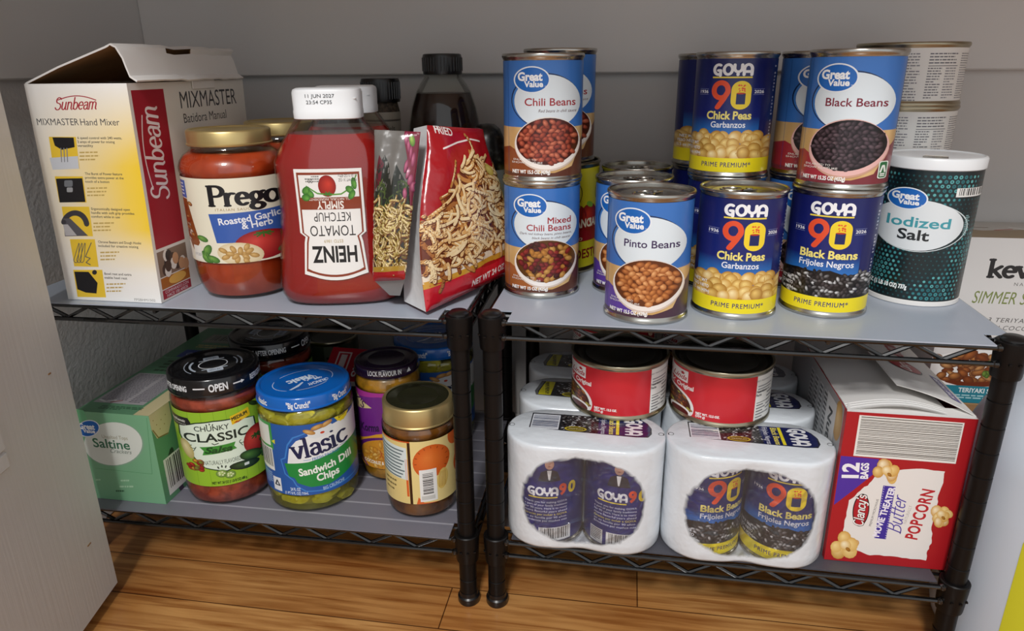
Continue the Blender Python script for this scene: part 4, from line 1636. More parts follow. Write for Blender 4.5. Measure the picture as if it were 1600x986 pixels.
# ---------------------------------------------------------------- hand mixer carton
def mixer_box():
    x0, y0 = -.5390, .5835
    W, D, H = .1010, .1960, .2020
    lean = .0050    # the opened carton leans a little to the right at its top
    o = thing('mixer_carton', 'white and yellow hand mixer carton with its lid propped open, left end of the shelf', 'carton', (x0 + W / 2, y0, .0004))
    hw = W / 2

    def X(x, z):
        return x + lean * z / H
    b = MB()

    def slab(ax0, ax1, ay0, ay1, az0, az1):
        b.add([(X(x, z), y, z) for z in (az0, az1) for y in (ay0, ay1) for x in (ax0, ax1)],
              [(0, 2, 3, 1), (4, 5, 7, 6), (0, 1, 5, 4), (2, 6, 7, 3), (0, 4, 6, 2), (1, 3, 7, 5)])
    t = .0016
    slab(-hw, hw, 0, t, 0, H)
    slab(-hw, hw, D - t, D, 0, H)
    slab(-hw, -hw + t, t, D - t, 0, H)
    slab(hw - t, hw, t, D - t, 0, H)
    slab(-hw + t, hw - t, t, D - t, 0, t)
    link('carton_body', b.mesh('carton_body', 'card_white'), o)
    ins = MB()
    ins.grid(lambda u, v: (X(-hw + t * 1.2 + u * (W - 2.4 * t), .15), t * 1.2 + v * (D - 2.4 * t), .15), 1, 1)
    for (xa, ya, xb, yb) in ((-hw + t * 1.1, t, -hw + t * 1.1, D - t), (hw - t * 1.1, t, hw - t * 1.1, D - t), (-hw + t, D - t * 1.1, hw - t, D - t * 1.1), (-hw + t, t * 1.1, hw - t, t * 1.1)):
        ins.add([(X(xa, .10), ya, .10), (X(xb, .10), yb, .10), (X(xb, H - .001), yb, H - .001), (X(xa, H - .001), ya, H - .001)], [(0, 1, 2, 3)])
    link('inner_lining', ins.mesh('inner_lining', 'card_brown'), o)
    # lid: hinged on the left top edge, folded over at a ridge
    p0 = (X(-hw, H), H + .0006)
    p1 = (.0480, .2345)
    p2 = (.0655, .2040)
    l = MB()
    nv = 14
    rr = random.Random(5)
    wob = [rr.uniform(-.0007, .0007) for _ in range(nv + 1)]
    path = [p0, (p0[0] * .6 + p1[0] * .4 - .001, p0[1] * .6 + p1[1] * .4 + .001), (p1[0] - .008, p1[1] - .0024), (p1[0] - .002, p1[1]), (p1[0] + .0032, p1[1] - .0028), (p1[0] + .008, p1[1] - .012), (p2[0] - .006, p2[1] + .004), (p2[0], p2[1])]

    def lid(u, v, h=0):
        k = u * (len(path) - 1)
        i = min(int(k), len(path) - 2)
        f = k - i
        x = path[i][0] * (1 - f) + path[i + 1][0] * f
        z = path[i][1] * (1 - f) + path[i + 1][1] * f
        j = min(int(v * nv), nv)
        dx, dz = path[i + 1][0] - path[i][0], path[i + 1][1] - path[i][1]
        L = math.hypot(dx, dz)
        pull = -.006 * v if u > .6 else 0
        return (x + wob[j] * u + pull - dz / L * h, .001 + v * (D - .002) * (1 if u < .55 else .985), z + wob[j] + dx / L * h)
    n = 14
    top = [[lid(i / n, j / nv) for i in range(n + 1)] for j in range(nv + 1)]
    bot = [[lid(i / n, j / nv, -.0016) for i in range(n + 1)] for j in range(nv + 1)]
    vs = [p for r in top for p in r] + [p for r in bot for p in r]
    q = (n + 1) * (nv + 1)
    fs, mi = [], []
    for j in range(nv):
        for i in range(n):
            a = j * (n + 1) + i
            hole = i == 8 and 5 <= j <= 7    # carrying slot punched near the ridge
            if hole:
                continue
            fs.append((a, a + 1, a + n + 2, a + n + 1))
            mi.append(0)
            fs.append((q + a, q + a + n + 1, q + a + n + 2, q + a + 1))
            mi.append(1)
    for i in range(n):
        fs.append((i, q + i, q + i + 1, i + 1))
        a = nv * (n + 1) + i
        fs.append((a, a + 1, q + a + 1, q + a))
        mi += [0, 0]
    for j in range(nv):
        a = j * (n + 1) + n
        fs.append((a, q + a, q + a + n + 1, a + n + 1))
        mi.append(0)
    for f, m_ in zip(fs, mi):
        l.f.append(f)
        l.m.append(m_)
        l.sm.append(False)
    l.v = vs
    link('lid_flap', l.mesh('lid_flap', 'card_white', 'card_brown'), o)
    # ragged tuck tab pushed down on the right wall
    tb = MB().box(hw + .0062, hw + .0072, .095, .135, H - .0075, H + .001, b=.0003)
    link('tuck_tab', tb.mesh('tuck_tab', 'card_white'), o)

    # front print, traced in the crop the face was studied in
    A = Art(quad=([(92, 190), (432, 193), (546, 935), (231, 913)], W, H))

    def yel(u, v):
        t = v / H
        x = u / W
        k = max(0, min(1, (t - .12) / .25)) * max(0, min(1, (1.0 - t) / .35)) * (.12 + .88 * x)
        a, bb = lin('#eeedea'), lin('#f2cd35')
        return tuple(p + (r - p) * min(1, k * 1.1) for p, r in zip(a, bb))
    for i in range(6):
        for j in range(14):
            A.raw([(W * i / 6, H * j / 14), (W * (i + 1) / 6, H * j / 14), (W * (i + 1) / 6, H * (j + 1) / 14), (W * i / 6, H * (j + 1) / 14)], yel, 0)
    A.pen('Sunbeam', 262, 277, 40, '#a51e33', w=140, wt=.075, thin=.04, shear=.25, L=1)
    A.stroke([(205 + 125 * t / 16, 252 - 20 * math.sin(PI * (.12 + .80 * t / 16))) for t in range(17)], 1.6, '#a51e33', L=1)
    A.text('MIXMASTER', 204, 328, 22, '#47484c', w=138, L=1)
    A.text('Hand Mixer', 344, 331, 22, '#47484c', w=130, L=1)
    pics = [(172, 366, 270, 474), (190, 498, 292, 588), (212, 600, 312, 702), (238, 710, 330, 806), (248, 814, 354, 910)]
    for k, (a, b_, c, d) in enumerate(pics):
        A.convex([(a, b_), (c - 8, b_ + 2), (c + 4, d), (a + 14, d - 4)], '#e9c53a', L=1)
    dk = '#1d1c20'
    A.poly([(184, 368), (255, 370), (258, 402), (215, 410), (192, 396)], dk, L=2)
    A.poly([(174, 436), (268, 432), (272, 474), (184, 476)], '#c9ced6', L=2)
    for x in (212, 222, 232):
        A.stroke([(x, 405), (x + 2, 450)], 1.6, '#85888e', L=3)
    A.poly([(194, 506), (282, 506), (292, 586), (206, 586)], dk, L=2)
    A.rrect(222, 512, 250, 534, 5, '#70747a', L=3)
    A.rrect(230, 536, 250, 552, 4, '#9a9ca0', L=3)
    A.stroke(arc(256, 668, 40, 46, 200, 350, 12), 9, '#3c3a40', L=2)
    A.poly([(216, 640), (240, 640), (300, 700), (222, 700)], '#57555c', L=2)
    A.poly([(216, 660), (232, 660), (262, 698), (224, 698)], '#b3b1b4', L=2.5)
    for k in range(3):
        x = 258 + k * 10
        A.stroke([(x + 10, 724), (x - 4, 770)] + arc(x, 776, 8, 14, 160, 20, 5) + [(x + 12, 726)], 1.2, '#6d6a5a', L=2)
    A.stroke([(310, 724), (290, 770), (306, 776), (292, 790), (306, 798)], 1.6, '#6d6a5a', L=2)
    A.poly([(252, 820), (300, 822), (330, 860), (326, 896), (290, 892), (262, 880)], dk, L=2)
    A.ell(320, 824, 8, 8, '#2b292d', L=2)
    for k, (bx, by, bold, tx) in enumerate(((268, 366, '#4b4a46', ('6 speed control with 240 watts,', '2 amps of power for mixing', 'versatility')), (292, 486, '#4b4a46', ('The Burst of Power feature', 'provides extra power at the', 'touch of a button')),
                                            (312, 604, '#4b4a46', ('Ergonomically designed open', 'handle with soft grip provides', 'comfort while in use')), (334, 716, '#4b4a46', ('Chrome Beaters and Dough Hooks', 'included for creative mixing')), (354, 824, '#4b4a46', ('Bowl rest and extra', 'stable heel rest')))):
        for q, s_ in enumerate(tx):
            A.text(s_, bx, by + 9 + q * 13, 8, bold, w=len(s_) * 4.7, al='L', bold=.008, L=2)
        y = by + 9 + len(tx) * 13 + 4
        for q in range(3):
            A.micro(bx + 6, y + q * 12, 118 - 8 * q - (k > 2) * 10, 5, 1, '#bfa45c', fill=.9, L=2, seed=k * 7 + q)
    A.text('FPSBHM1502', 490, 926, 8, '#8d8b86', w=70, L=2)
    link('front_print', A.build('front_print', lambda u, v, h: ((X(-hw + u, v), -h, v), (0, -1, 0)), 'ink_card'), o)

    # right side print: only its front two thirds show
    B = Art(sx=.001, sy=.001, ox=0, oy=0, H=H)

    def ysd(u, v):
        k = max(0, min(1, 1 - abs(v - .105) / .055)) * max(0, min(1, (u - .05) / .04))
        a, bb = lin('#e6e3dd'), lin('#e6bb2a')
        return tuple(p + (r - p) * k * .9 for p, r in zip(a, bb))
    for i in range(10):
        for j in range(14):
            B.raw([(D * i / 10, H * j / 14), (D * (i + 1) / 10, H * j / 14), (D * (i + 1) / 10, H * (j + 1) / 14), (D * i / 10, H * (j + 1) / 14)], ysd, 0)
    B.rect(4, 6, 50, 150, '#a3182c', L=1)
    B.pen('Sunbeam', 36, 64, 26, '#ecdfe0', w=86, wt=.075, thin=.04, shear=.25, rot=90, L=2)
    B.stroke([(16 - 7 * math.sin(PI * (.1 + .8 * t / 16)), 94 - 66 * t / 16) for t in range(17)], .7, '#ecdfe0', L=2)
    B.text('MIXMASTER', 74, 25, 16, '#3d3e42', w=104, al='L', L=1)
    B.text('Batidora Manual', 76, 39, 9, '#3d3e42', w=78, al='L', L=1)
    for y in (54, 72, 91):
        B.ell(84, y, 7, 7, '#9c2a2c', L=1)
        B.stroke([(82, y + 3), (86, y - 3)], 1, '#e6dcd0', L=2)
        B.micro(96, y - 6, 60, 11, 3, '#9a8a5c', L=1, seed=y)
    # small kitchen photographs along the foot
    B.rect(4, 153, 50, 178, '#8a7564', L=1)
    for k in range(14):
        rr2 = random.Random(k)
        B.ell(8 + 40 * rr2.random(), 157 + 18 * rr2.random(), 5, 6, ('#e7e2da', '#53443c', '#c99a74', '#3b3634')[k % 4], n=12, L=2 + k * .1)
    B.rect(4, 179, 50, 190, '#b06a2c', L=1)
    B.ell(30, 184, 14, 5, '#e7b45a', L=2)
    B.rect(4, 191, 50, 200, '#a3182c', L=1)
    B.text('COMPARADO CON', 27, 195, 3, '#ecdfe0', w=38, L=2)
    B.text('HACE 100 AÑOS', 27, 199, 3, '#ecdfe0', w=34, L=2)
    B.text('BATIDORA', 92, 192, 3, '#7d7a76', w=24, L=2)
    link('side_print', B.build('side_print', lambda u, v, h: ((X(hw, v) + h, u, v), (1, 0, 0)), 'ink_card'), o)


mixer_box()


# ---------------------------------------------------------------- glass jars
def jar(name, label, cat, loc, deg, prof, fill_top, content, lid, group=None, art=None, n=56, wall=.0016, head=None):
    """prof: outer glass profile from foot to rim (r,z); lid: (mesh parts)"""
    o = thing(name, label, cat, loc, math.radians(deg), group)
    g = MB().lathe([(.0001, prof[0][1])] + prof, n)
    link('glass', g.mesh('glass', 'glass'), o)
    inner = [(max(r - wall, .0002), max(z, .0022)) for r, z in prof if z <= fill_top]
    rt = None
    for (r0, z0), (r1, z1) in zip(prof, prof[1:]):
        if z0 <= fill_top <= z1 and z1 > z0:
            rt = r0 + (r1 - r0) * (fill_top - z0) / (z1 - z0)
    rt = (rt or inner[-1][0] + wall) - wall
    c = MB().lathe([(.0001, .0022)] + inner + [(rt, fill_top), (rt * .97, fill_top + .0004), (.0001, fill_top + .0004)], n)
    link('contents', c.mesh('contents', content), o)
    for nm, me in lid:
        link(nm, me, o)
    if art:
        link('label', art, o)
    return o


def screw_lid(R, z0, z1, m, top=None, flute=False):
    prof = [(R - .0006, z0 + .0006), (R + .0006, z0), (R + .0010, z0 + .0012), (R, z0 + .0022), (R, z1 - .0022), (R - .0007, z1 - .0008), (R - .0022, z1), (R - .0042, z1 - .0003)]
    b = MB().lathe(prof, 64)
    t = MB().lathe([(R - .0040, z1 - .0003), (R - .0052, z1 - .0014), (R * .62, z1 - .0014), (R * .58, z1 - .0008), (R * .54, z1 - .0013), (.0001, z1 - .0013)], 64)
    if top:
        return [('lid', b.mesh('lid', m)), ('lid_top', t.mesh('lid_top', top))]
    b.v += t.v[:0]
    off = len(b.v)
    b.v += t.v
    b.f += [tuple(i + off for i in f) for f in t.f]
    b.m += t.m
    b.sm += t.sm
    return [('lid', b.mesh('lid', m))]


# pasta sauce
def prego_label(R, H):
    A = Art(sx=R / 205, sy=H / 372, ox=288, oy=436, H=H, R=R)
    w = PI * R
    A.full('#e9e4cf', -w, w, 0, H, L=0)
    A.full('#f1eee2', -w, -.052, .003, H - .003, L=.5)
    A.pen('Prego', 345, 552, 84, '#17161a', w=258, wt=.125, thin=.06, serif=True, L=3)
    A.text('ITALIAN SAUCE', 306, 575, 11, '#a3874e', w=142, sp=1.2, L=2)
    A.convex([(205, 588), (600, 568), (600, 715), (222, 716)], '#3a5fae', L=1)
    A.text('Roasted Garlic', 355, 626, 29, '#eef0f5', w=228, bold=.02, rot=5, L=2)
    A.text('& Herb', 382, 654, 29, '#eef0f5', w=112, bold=.02, rot=4, L=2)
    # tomato, garlic, basil
    A.blob(396, 735, 108, 66, 0, '#d0443c', '#8c1620', n=28, L=2.2)
    for a in range(0, 360, 45):
        A.stroke([(400, 682), (400 + 34 * math.cos(math.radians(a)), 688 + 12 * math.sin(math.radians(a)))], 3, '#3d6a2c', L=3)
    A.blob(306, 768, 88, 52, 8, '#f3ead0', '#d9c8a0', n=24, L=3.5)
    for k in range(13):
        a = k * 2.4
        rr_ = 20 + k * 4.5
        A.blob(306 + rr_ * math.cos(a), 768 + rr_ * .5 * math.sin(a), 19, 11, math.degrees(a), '#dcb878', '#a67c3c', n=10, L=4.2 + (k % 3) * .3)
    for x, y, r, t in ((165, 700, 24, 20), (178, 752, 30, -60), (172, 785, 34, 60), (198, 790, 28, 20)):
        A.blob(x, y, r, r * .55, t, '#7fae52', '#35692c', n=14, L=3)
    A.blob(462, 766, 22, 13, -30, '#8d9a66', '#4b5a2c', n=10, L=5)
    # left side: blue strip and food picture
    A.rect(78, 450, 120, 526, '#3b62b3', L=2)
    for k in range(4):
        A.rect(84, 462 + k * 15, 110, 468 + k * 15, '#e2e7f2', L=3)
    A.poly([(84, 530), (118, 530), (150, 720), (120, 770), (92, 700)], '#8a4b22', L=2)
    for k in range(16):
        r2 = random.Random(k + 3)
        A.blob(92 + 40 * r2.random(), 548 + 170 * r2.random(), 12, 9, 60 * r2.random(), ('#d79a58', '#b14a24', '#ece4d2')[k % 3], '#6c3418', n=8, L=3 + (k % 4) * .3)
    A.rect(116, 735, 152, 800, '#eae8e0', L=3)
    A.text('1123', 134, 780, 12, '#6b7a8e', w=26, L=4)
    A.clipv(.0001, H - .0001)
    return A.build('label', cyl(R + .0003, 0), 'ink', step=.0026)


PR = .0496
prego_prof = [(.034, 0), (.0385, .0006), (.0425, .004), (.0455, .012), (.0470, .020), (.0478, .027), (.0482, .034), (PR - .0012, .039), (PR - .0012, .1185), (PR - .0005, .1205), (PR, .1225), (PR, .126), (.0478, .1315), (.0445, .1365), (.0395, .1395), (.0370, .142), (.0362, .1455), (.0362, .156)]


def prego(label, loc, deg, group='pasta sauce jars'):
    return jar('sauce_jar', label, 'jar', loc, deg, prego_prof, .1385, 'sauce', PREGO_LID, group, L_PREGO)


PREGO_LID = screw_lid(.0385, .1455, .1600, 'gold')
_lm = prego_label(PR - .0010, .080)
_lm.transform(Matrix.Translation((0, 0, .0385)))
L_PREGO = _lm
prego('gold-lidded jar of orange pasta sauce in the front, right of the mixer carton', (-.3795, .6450, .0003), 20)
prego('gold-lidded pasta sauce jar mostly hidden between the front sauce jar and the ketchup', (-.3780, .7500, .0003), 27)
SMJ = [(.030, 0), (.034, .002), (.036, .010), (.036, .130), (.034, .140), (.031, .144), (.030, .156)]
jar('sauce_jar', 'black-lidded jar at the back wall, a sliver showing left of the ketchup cap', 'jar', (-.3440, .8450, .0003), 0, SMJ, .135, 'honey', screw_lid(.0325, .148, .162, 'black_lid'))


# ketchup: flat squeeze bottle standing on its base, label upside down
def squeeze_rings(rows, n=44, p=2.6):
    out = []
    for z, hw, hd in rows:
        ring = []
        for i in range(n):
            t = 2 * PI * i / n
            c, s_ = math.cos(t), math.sin(t)
            ring.append((hw * math.copysign(abs(c) ** (2 / p), c), hd * math.copysign(abs(s_) ** (2 / p), s_), z))
        out.append(ring)
    return out


KROWS = [(.0000, .046, .022), (.0010, .051, .026), (.004, .0555, .0300), (.010, .0590, .0325), (.018, .0600, .0330), (.032, .0585, .0325), (.0415, .0575, .0320), (.0605, .0555, .0310), (.085, .0525, .0300), (.098, .0520, .0300), (.112, .0528, .0305), (.124, .0532, .0310), (.133, .0530, .0310), (.143, .0485, .0300), (.153, .0425, .0285), (.163, .0355, .0270), (.1695, .0310, .0255), (.172, .0295, .0250)]


def kdepth(x, z):
    for (z0, a0, b0), (z1, a1, b1) in zip(KROWS, KROWS[1:]):
        if z0 <= z <= z1:
            f = (z - z0) / (z1 - z0)
            a, b = a0 + (a1 - a0) * f, b0 + (b1 - b0) * f
            t = min(abs(x / a), .999)
            return b * (1 - t ** 2.6) ** (1 / 2.6)
    return .02


def ketchup_label():
    H, W = .1030, .110
    # sketched right way up, then turned over with the bottle
    A = Art(sx=.001, sy=.001, ox=0, oy=0, H=0)
    wh, br = '#f0efec', '#8a3b22'

    def keystone(g):
        return [(-40 - g, -16 - g * .6), (40 + g, -16 - g * .6), (37 + g, 14), (45 + g, 17), (45 + g, 78 + g), (-45 - g, 78 + g), (-45 - g, 17), (-37 - g, 14)]

    def shield(g):
        top = [(x, -18 - 8 * (1 - (x / 44.0) ** 2) - g) for x in range(-40, 41, 8)]
        return [(-40 - g, top[0][1])] + top[1:-1] + [(40 + g, top[-1][1]), (36 + g, 8), (34 + g, 14), (41 + g, 18), (41 + g, 76 + g), (-41 - g, 76 + g), (-41 - g, 18), (-34 - g, 14), (-36 - g, 8)]
    A.poly(shield(4.5), wh, L=0)
    A.poly(shield(1.2), br, L=1)
    A.poly(shield(-1.2), wh, L=2)
    A.text('HEINZ', 0, 4, 16, '#1c1a1a', w=62, bold=.03, L=3)
    A.text('ESTD 1869', 0, 11, 3.2, '#b09a5c', w=26, L=3)
    A.text('TOMATO', 0, 25, 10.5, '#2a2626', w=62, L=3)
    A.text('KETCHUP', -1, 38, 9, '#2a2626', w=50, L=3)
    A.rect(-41, 41, 41, 53, br, L=3)
    A.text('SIMPLY', 0, 49, 7.5, '#f3efe8', w=36, bold=.02, L=4)
    A.text('ALL NATURAL INGREDIENTS', 0, 52.3, 2.4, '#f3efe8', w=56, L=4)
    A.blob(2, 64, 12, 10.5, 0, '#cf3a28', '#8c1410', n=24, off=(-.2, .2), L=4)
    for a in range(0, 360, 60):
        A.stroke([(2, 56), (2 + 5 * math.cos(math.radians(a)), 56.5 + 2 * math.sin(math.radians(a)))], .7, '#3d7a2c', L=5)
    A.stroke([(-38, 74), (-30, 62), (-16, 56), (0, 55.5), (16, 57), (30, 64)], .7, '#5b9a3c', L=4.5)
    for x, y, t in ((26, 57, 30), (31, 60, -20), (-28, 60, 20), (-34, 66, 80), (-30, 55, 140), (32, 53, 0)):
        A.blob(x, y, 6, 3.6, t, '#6fb04a', '#2e6d28', n=12, L=5)
    A.text('NET WT 31 OZ', -26, 71, 2.8, '#3a3a3a', w=24, L=5)
    A.text('(1 LB 15 OZ) 879 g', -26, 75, 2.8, '#3a3a3a', w=24, L=5)
    A.text('20', 24, 71, 4, '#3a3a3a', w=6, L=5)
    A.micro(12, 68, 20, 7, 3, '#8b8b88', L=4.5, seed=2)

    def fmap(u, v, h):
        # 180 degree turn: sketch (u, v) -> bottle (x, z)
        x, z = -u * .655, .0550 - v * .92
        x += -.0015
        e = 2e-4
        y = -kdepth(x, z)
        yx = (-kdepth(x + e, z) - y) / e
        yz = (-kdepth(x, z + e) - y) / e
        n = Vector((yx, -1, yz)).normalized()
        return Vector((x, y - .0005, z)) + n * h, n
    return A.build('label', fmap, 'ink', step=.004, vstep=.004)


def ketchup(label, loc, deg, grp='ketchup bottles'):
    o = thing('ketchup_bottle', label, 'bottle', loc, math.radians(deg), grp)
    sh = MB().loft(squeeze_rings(KROWS))
    link('bottle_shell', sh.mesh('bottle_shell', 'glass'), o)
    rows = [(z + (.0012 if k == 0 else 0), a - .0012, b - .0012) for k, (z, a, b) in enumerate(KROWS) if z < .160] + [(.158, .0375, .0265)]
    link('contents', MB().loft(squeeze_rings(rows)).mesh('contents', 'ketchup'), o)
    cap = MB().loft(squeeze_rings([(.1705, .0288, .0240), (.1712, .0300, .0250), (.1775, .0302, .0252), (.1785, .0298, .0248), (.1930, .0300, .0248), (.1955, .0290, .0240), (.1968, .0262, .0215)], p=3.4))
    # thumb recess on the front right edge of the cap and fine ribs round its skirt
    cap.lathe([(.0001, .1872), (.0052, .1872), (.0060, .1880), (.0060, .1884), (.0001, .1884)], 16, cx=.0215, cy=-.0185, ry=.35)
    link('cap', cap.mesh('cap', 'white_plastic'), o)
    A = Art(sx=.001, sy=.001, ox=0, oy=0, H=0)
    A.text('11 JUN 2027', 0, 0, 3.0, '#4b4e52', w=25, L=0)
    A.text('23:54 CP35', -1, 5.2, 3.0, '#4b4e52', w=22, L=0)

    def capmap(u, v, h):
        x = u - .003
        t = abs(x / .0299) ** 3.4
        y = -.0249 * (1 - t) ** (1 / 3.4)
        n = Vector((math.copysign(abs(x / .0299) ** 2.4 / .0299, x), -abs(y / .0249) ** 2.4 / .0249, 0)).normalized()
        return Vector((x, y - .0002, .1890 + v)) + n * h, n
    link('date_print', A.build('date_print', capmap, 'ink_flat'), o)
    link('label', L_KETCHUP, o)
    return o


L_KETCHUP = ketchup_label()
ketchup('red ketchup squeeze bottle in front, white cap with printed date, label upside down', (-.2680, .6270, .0002), 14)
ketchup('ketchup bottle standing behind the front one, only its white cap edge showing', (-.2830, .7080, .0002), 10)


# seasoning bottle at the back
def seasoning():
    o = thing('seasoning_bottle', 'tall seasoning bottle with black cap and pale label, behind the ketchup caps', 'bottle', (-.2790, .8020, .0003), math.radians(18))
    R = .0205
    link('bottle_body', MB().lathe([(.0001, 0), (R - .001, 0), (R, .002), (R, .165), (R - .002, .174), (R - .003, .178), (.0001, .178)], 40).mesh('bottle_body', 'spice'), o)
    A = Art(sx=.001, sy=.001, ox=0, oy=0, H=.170)
    w = PI * R
    A.full('#a9a293', -w, w, .03, .166, L=0)
    A.rect(-28, 12, 28, 14, '#57524a', L=1)
    A.text('True Salt', 0, 24, 5, '#3b372f', w=30, L=1)
    A.text('and Time', 0, 33, 5, '#3b372f', w=30, L=1)
    A.rect(-28, 37, 28, 38.5, '#57524a', L=1)
    for k in range(10):
        A.rect(-24 + k % 3, 46 + k * 6, 24 - k % 4, 48 + k * 6, '#6f695d', L=1)
    link('label', A.build('label', cyl(R + .0002, 0), 'ink', step=.0022), o)
    c = MB().lathe([(R - .003, .1765), (R + .0008, .1765), (R + .0012, .179), (R + .0012, .199), (R + .0004, .2018), (R - .002, .2025), (.0001, .2022)], 48)
    for k in range(40):
        a = 2 * PI * k / 40
        x, y = (R + .0012) * math.cos(a), (R + .0012) * math.sin(a)
        c.box(x - .0005, x + .0005, y - .0005, y + .0005, .180, .198)
    link('cap', c.mesh('cap', 'black_plastic'), o)


seasoning()


def honey():
    o = thing('honey_bottle', 'big dark honey bottle with ribbed black cap, behind the onion bags', 'bottle', (-.2060, .8020, .0003), 0)
    prof = [(.034, 0), (.039, .002), (.0415, .010), (.0415, .135), (.0400, .152), (.0365, .170), (.0310, .186), (.0255, .196), (.0215, .2015), (.0200, .204), (.0196, .208)]
    link('bottle_shell', MB().lathe([(.0001, 0)] + prof, 48).mesh('bottle_shell', 'glass'), o)
    pr = [(r - .0013, max(z, .002)) for r, z in prof if z <= .186]
    link('contents', MB().lathe([(.0001, .002)] + pr + [(.0300, .186), (.0001, .186)], 48).mesh('contents', 'honey'), o)
    c = MB().lathe([(.0190, .2055), (.0212, .2055), (.0216, .208), (.0216, .2235), (.0208, .2262), (.0190, .2270), (.0001, .2268)], 48)
    for k in range(36):
        a = 2 * PI * k / 36
        x, y = .0216 * math.cos(a), .0216 * math.sin(a)
        c.box(x - .0006, x + .0006, y - .0006, y + .0006, .209, .223)
    link('cap', c.mesh('cap', 'black_plastic'), o)


honey()


def pepper():
    o = thing('spice_tub', 'dark rounded spice tub with grey base, half hidden right of the onion bag', 'tub', (-.1500, .7650, .0003))
    link('tub_body', MB().lathe([(.0001, 0), (.0185, 0), (.0200, .002), (.0200, .108), (.0195, .110), (.0001, .110)], 40).mesh('tub_body', mat('grey_blue_tub', '#6d7279', 0.45)), o)
    link('dome_lid', MB().lathe([(.0202, .1085), (.0207, .112), (.0203, .126), (.0185, .140), (.0140, .150), (.0080, .155), (.0001, .156)], 40).mesh('dome_lid', mat('mottled_dark_lid', '#0c0d0d', 0.3, noise=(140, '#3a3c3a', 3, .5, .7))), o)


pepper()


# ---------------------------------------------------------------- fried onion bags
def bag_surface(P00, P10, P11, P01, bulge, side, crumple=1.0, seed=0, bow=0.0):
    """bilinear patch with a pillow bulge; u across, v up (0..1)"""
    P00, P10, P11, P01 = [Vector(p) for p in (P00, P10, P11, P01)]
    N = (P10 - P00).cross(P01 - P00).normalized() * side

    def f(u, v):
        u_, v_ = min(max(u, 0), 1), min(max(v, 0), 1)
        p = (P00 * (1 - u_) + P10 * u_) * (1 - v_) + (P01 * (1 - u_) + P11 * u_) * v_
        p = p + (P10 - P00).normalized() * bow * (2 * u_ - 1) * math.sin(PI * min(1, v_ * 1.15)) * (1.0 if u_ > .5 else 1.0)
        k = (4 * u_ * (1 - u_)) ** .55 * (4 * v_ * (1 - v_)) ** .5
        e = min(1, 6 * u_, 6 * (1 - u_)) * min(1, 8 * v_, 8 * (1 - v_))
        w = math.sin(u_ * 9 + v_ * 7 + seed) * math.sin(v_ * 11 - u_ * 5) * .0016 * crumple * e
        return p + N * (bulge * k + w)
    return f


def onion_strings(A, W, H, seed, x0, x1, y0, y1, n, peak=None, small=1.0, pal=None):
    """a heap of fried onion strings: short bent strokes, dark ones first"""
    rn = random.Random(seed)
    pal = pal or ['#8a4a1e', '#a8682e', '#c08442', '#d3a05e', '#e2ba7e', '#edd3a2']
    r = W / H
    for k in range(n):
        t = k / n
        x, y = rn.uniform(x0, x1), rn.uniform(y0, y1)
        if peak and not peak(x, y):
            continue
        a = rn.gauss(.5, .7) if rn.random() < .7 else rn.uniform(-1.5, 1.5)
        l = rn.uniform(.08, .20) * small
        c = pal[min(len(pal) - 1, int(t * len(pal) * .8 + rn.random() * 1.6))]
        cv = rn.uniform(-1.5, 1.5)
        pts = []
        px, py = x, y
        for q in range(6):
            pts.append((px, py))
            px += l * math.cos(a + cv * q / 5) / 5
            py += l * math.sin(a + cv * q / 5) / 5 * r
        wd = rn.uniform(.010, .017) * small
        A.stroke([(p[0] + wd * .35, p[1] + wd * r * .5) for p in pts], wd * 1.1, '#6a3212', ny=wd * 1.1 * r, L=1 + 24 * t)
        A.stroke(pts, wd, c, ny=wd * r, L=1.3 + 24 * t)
        A.stroke([(p[0] - wd * .3, p[1] - wd * r * .3) for p in pts[1:5]], wd * .4, '#f0dcb0' if t > .3 else c, ny=wd * .4 * r, L=1.6 + 24 * t)


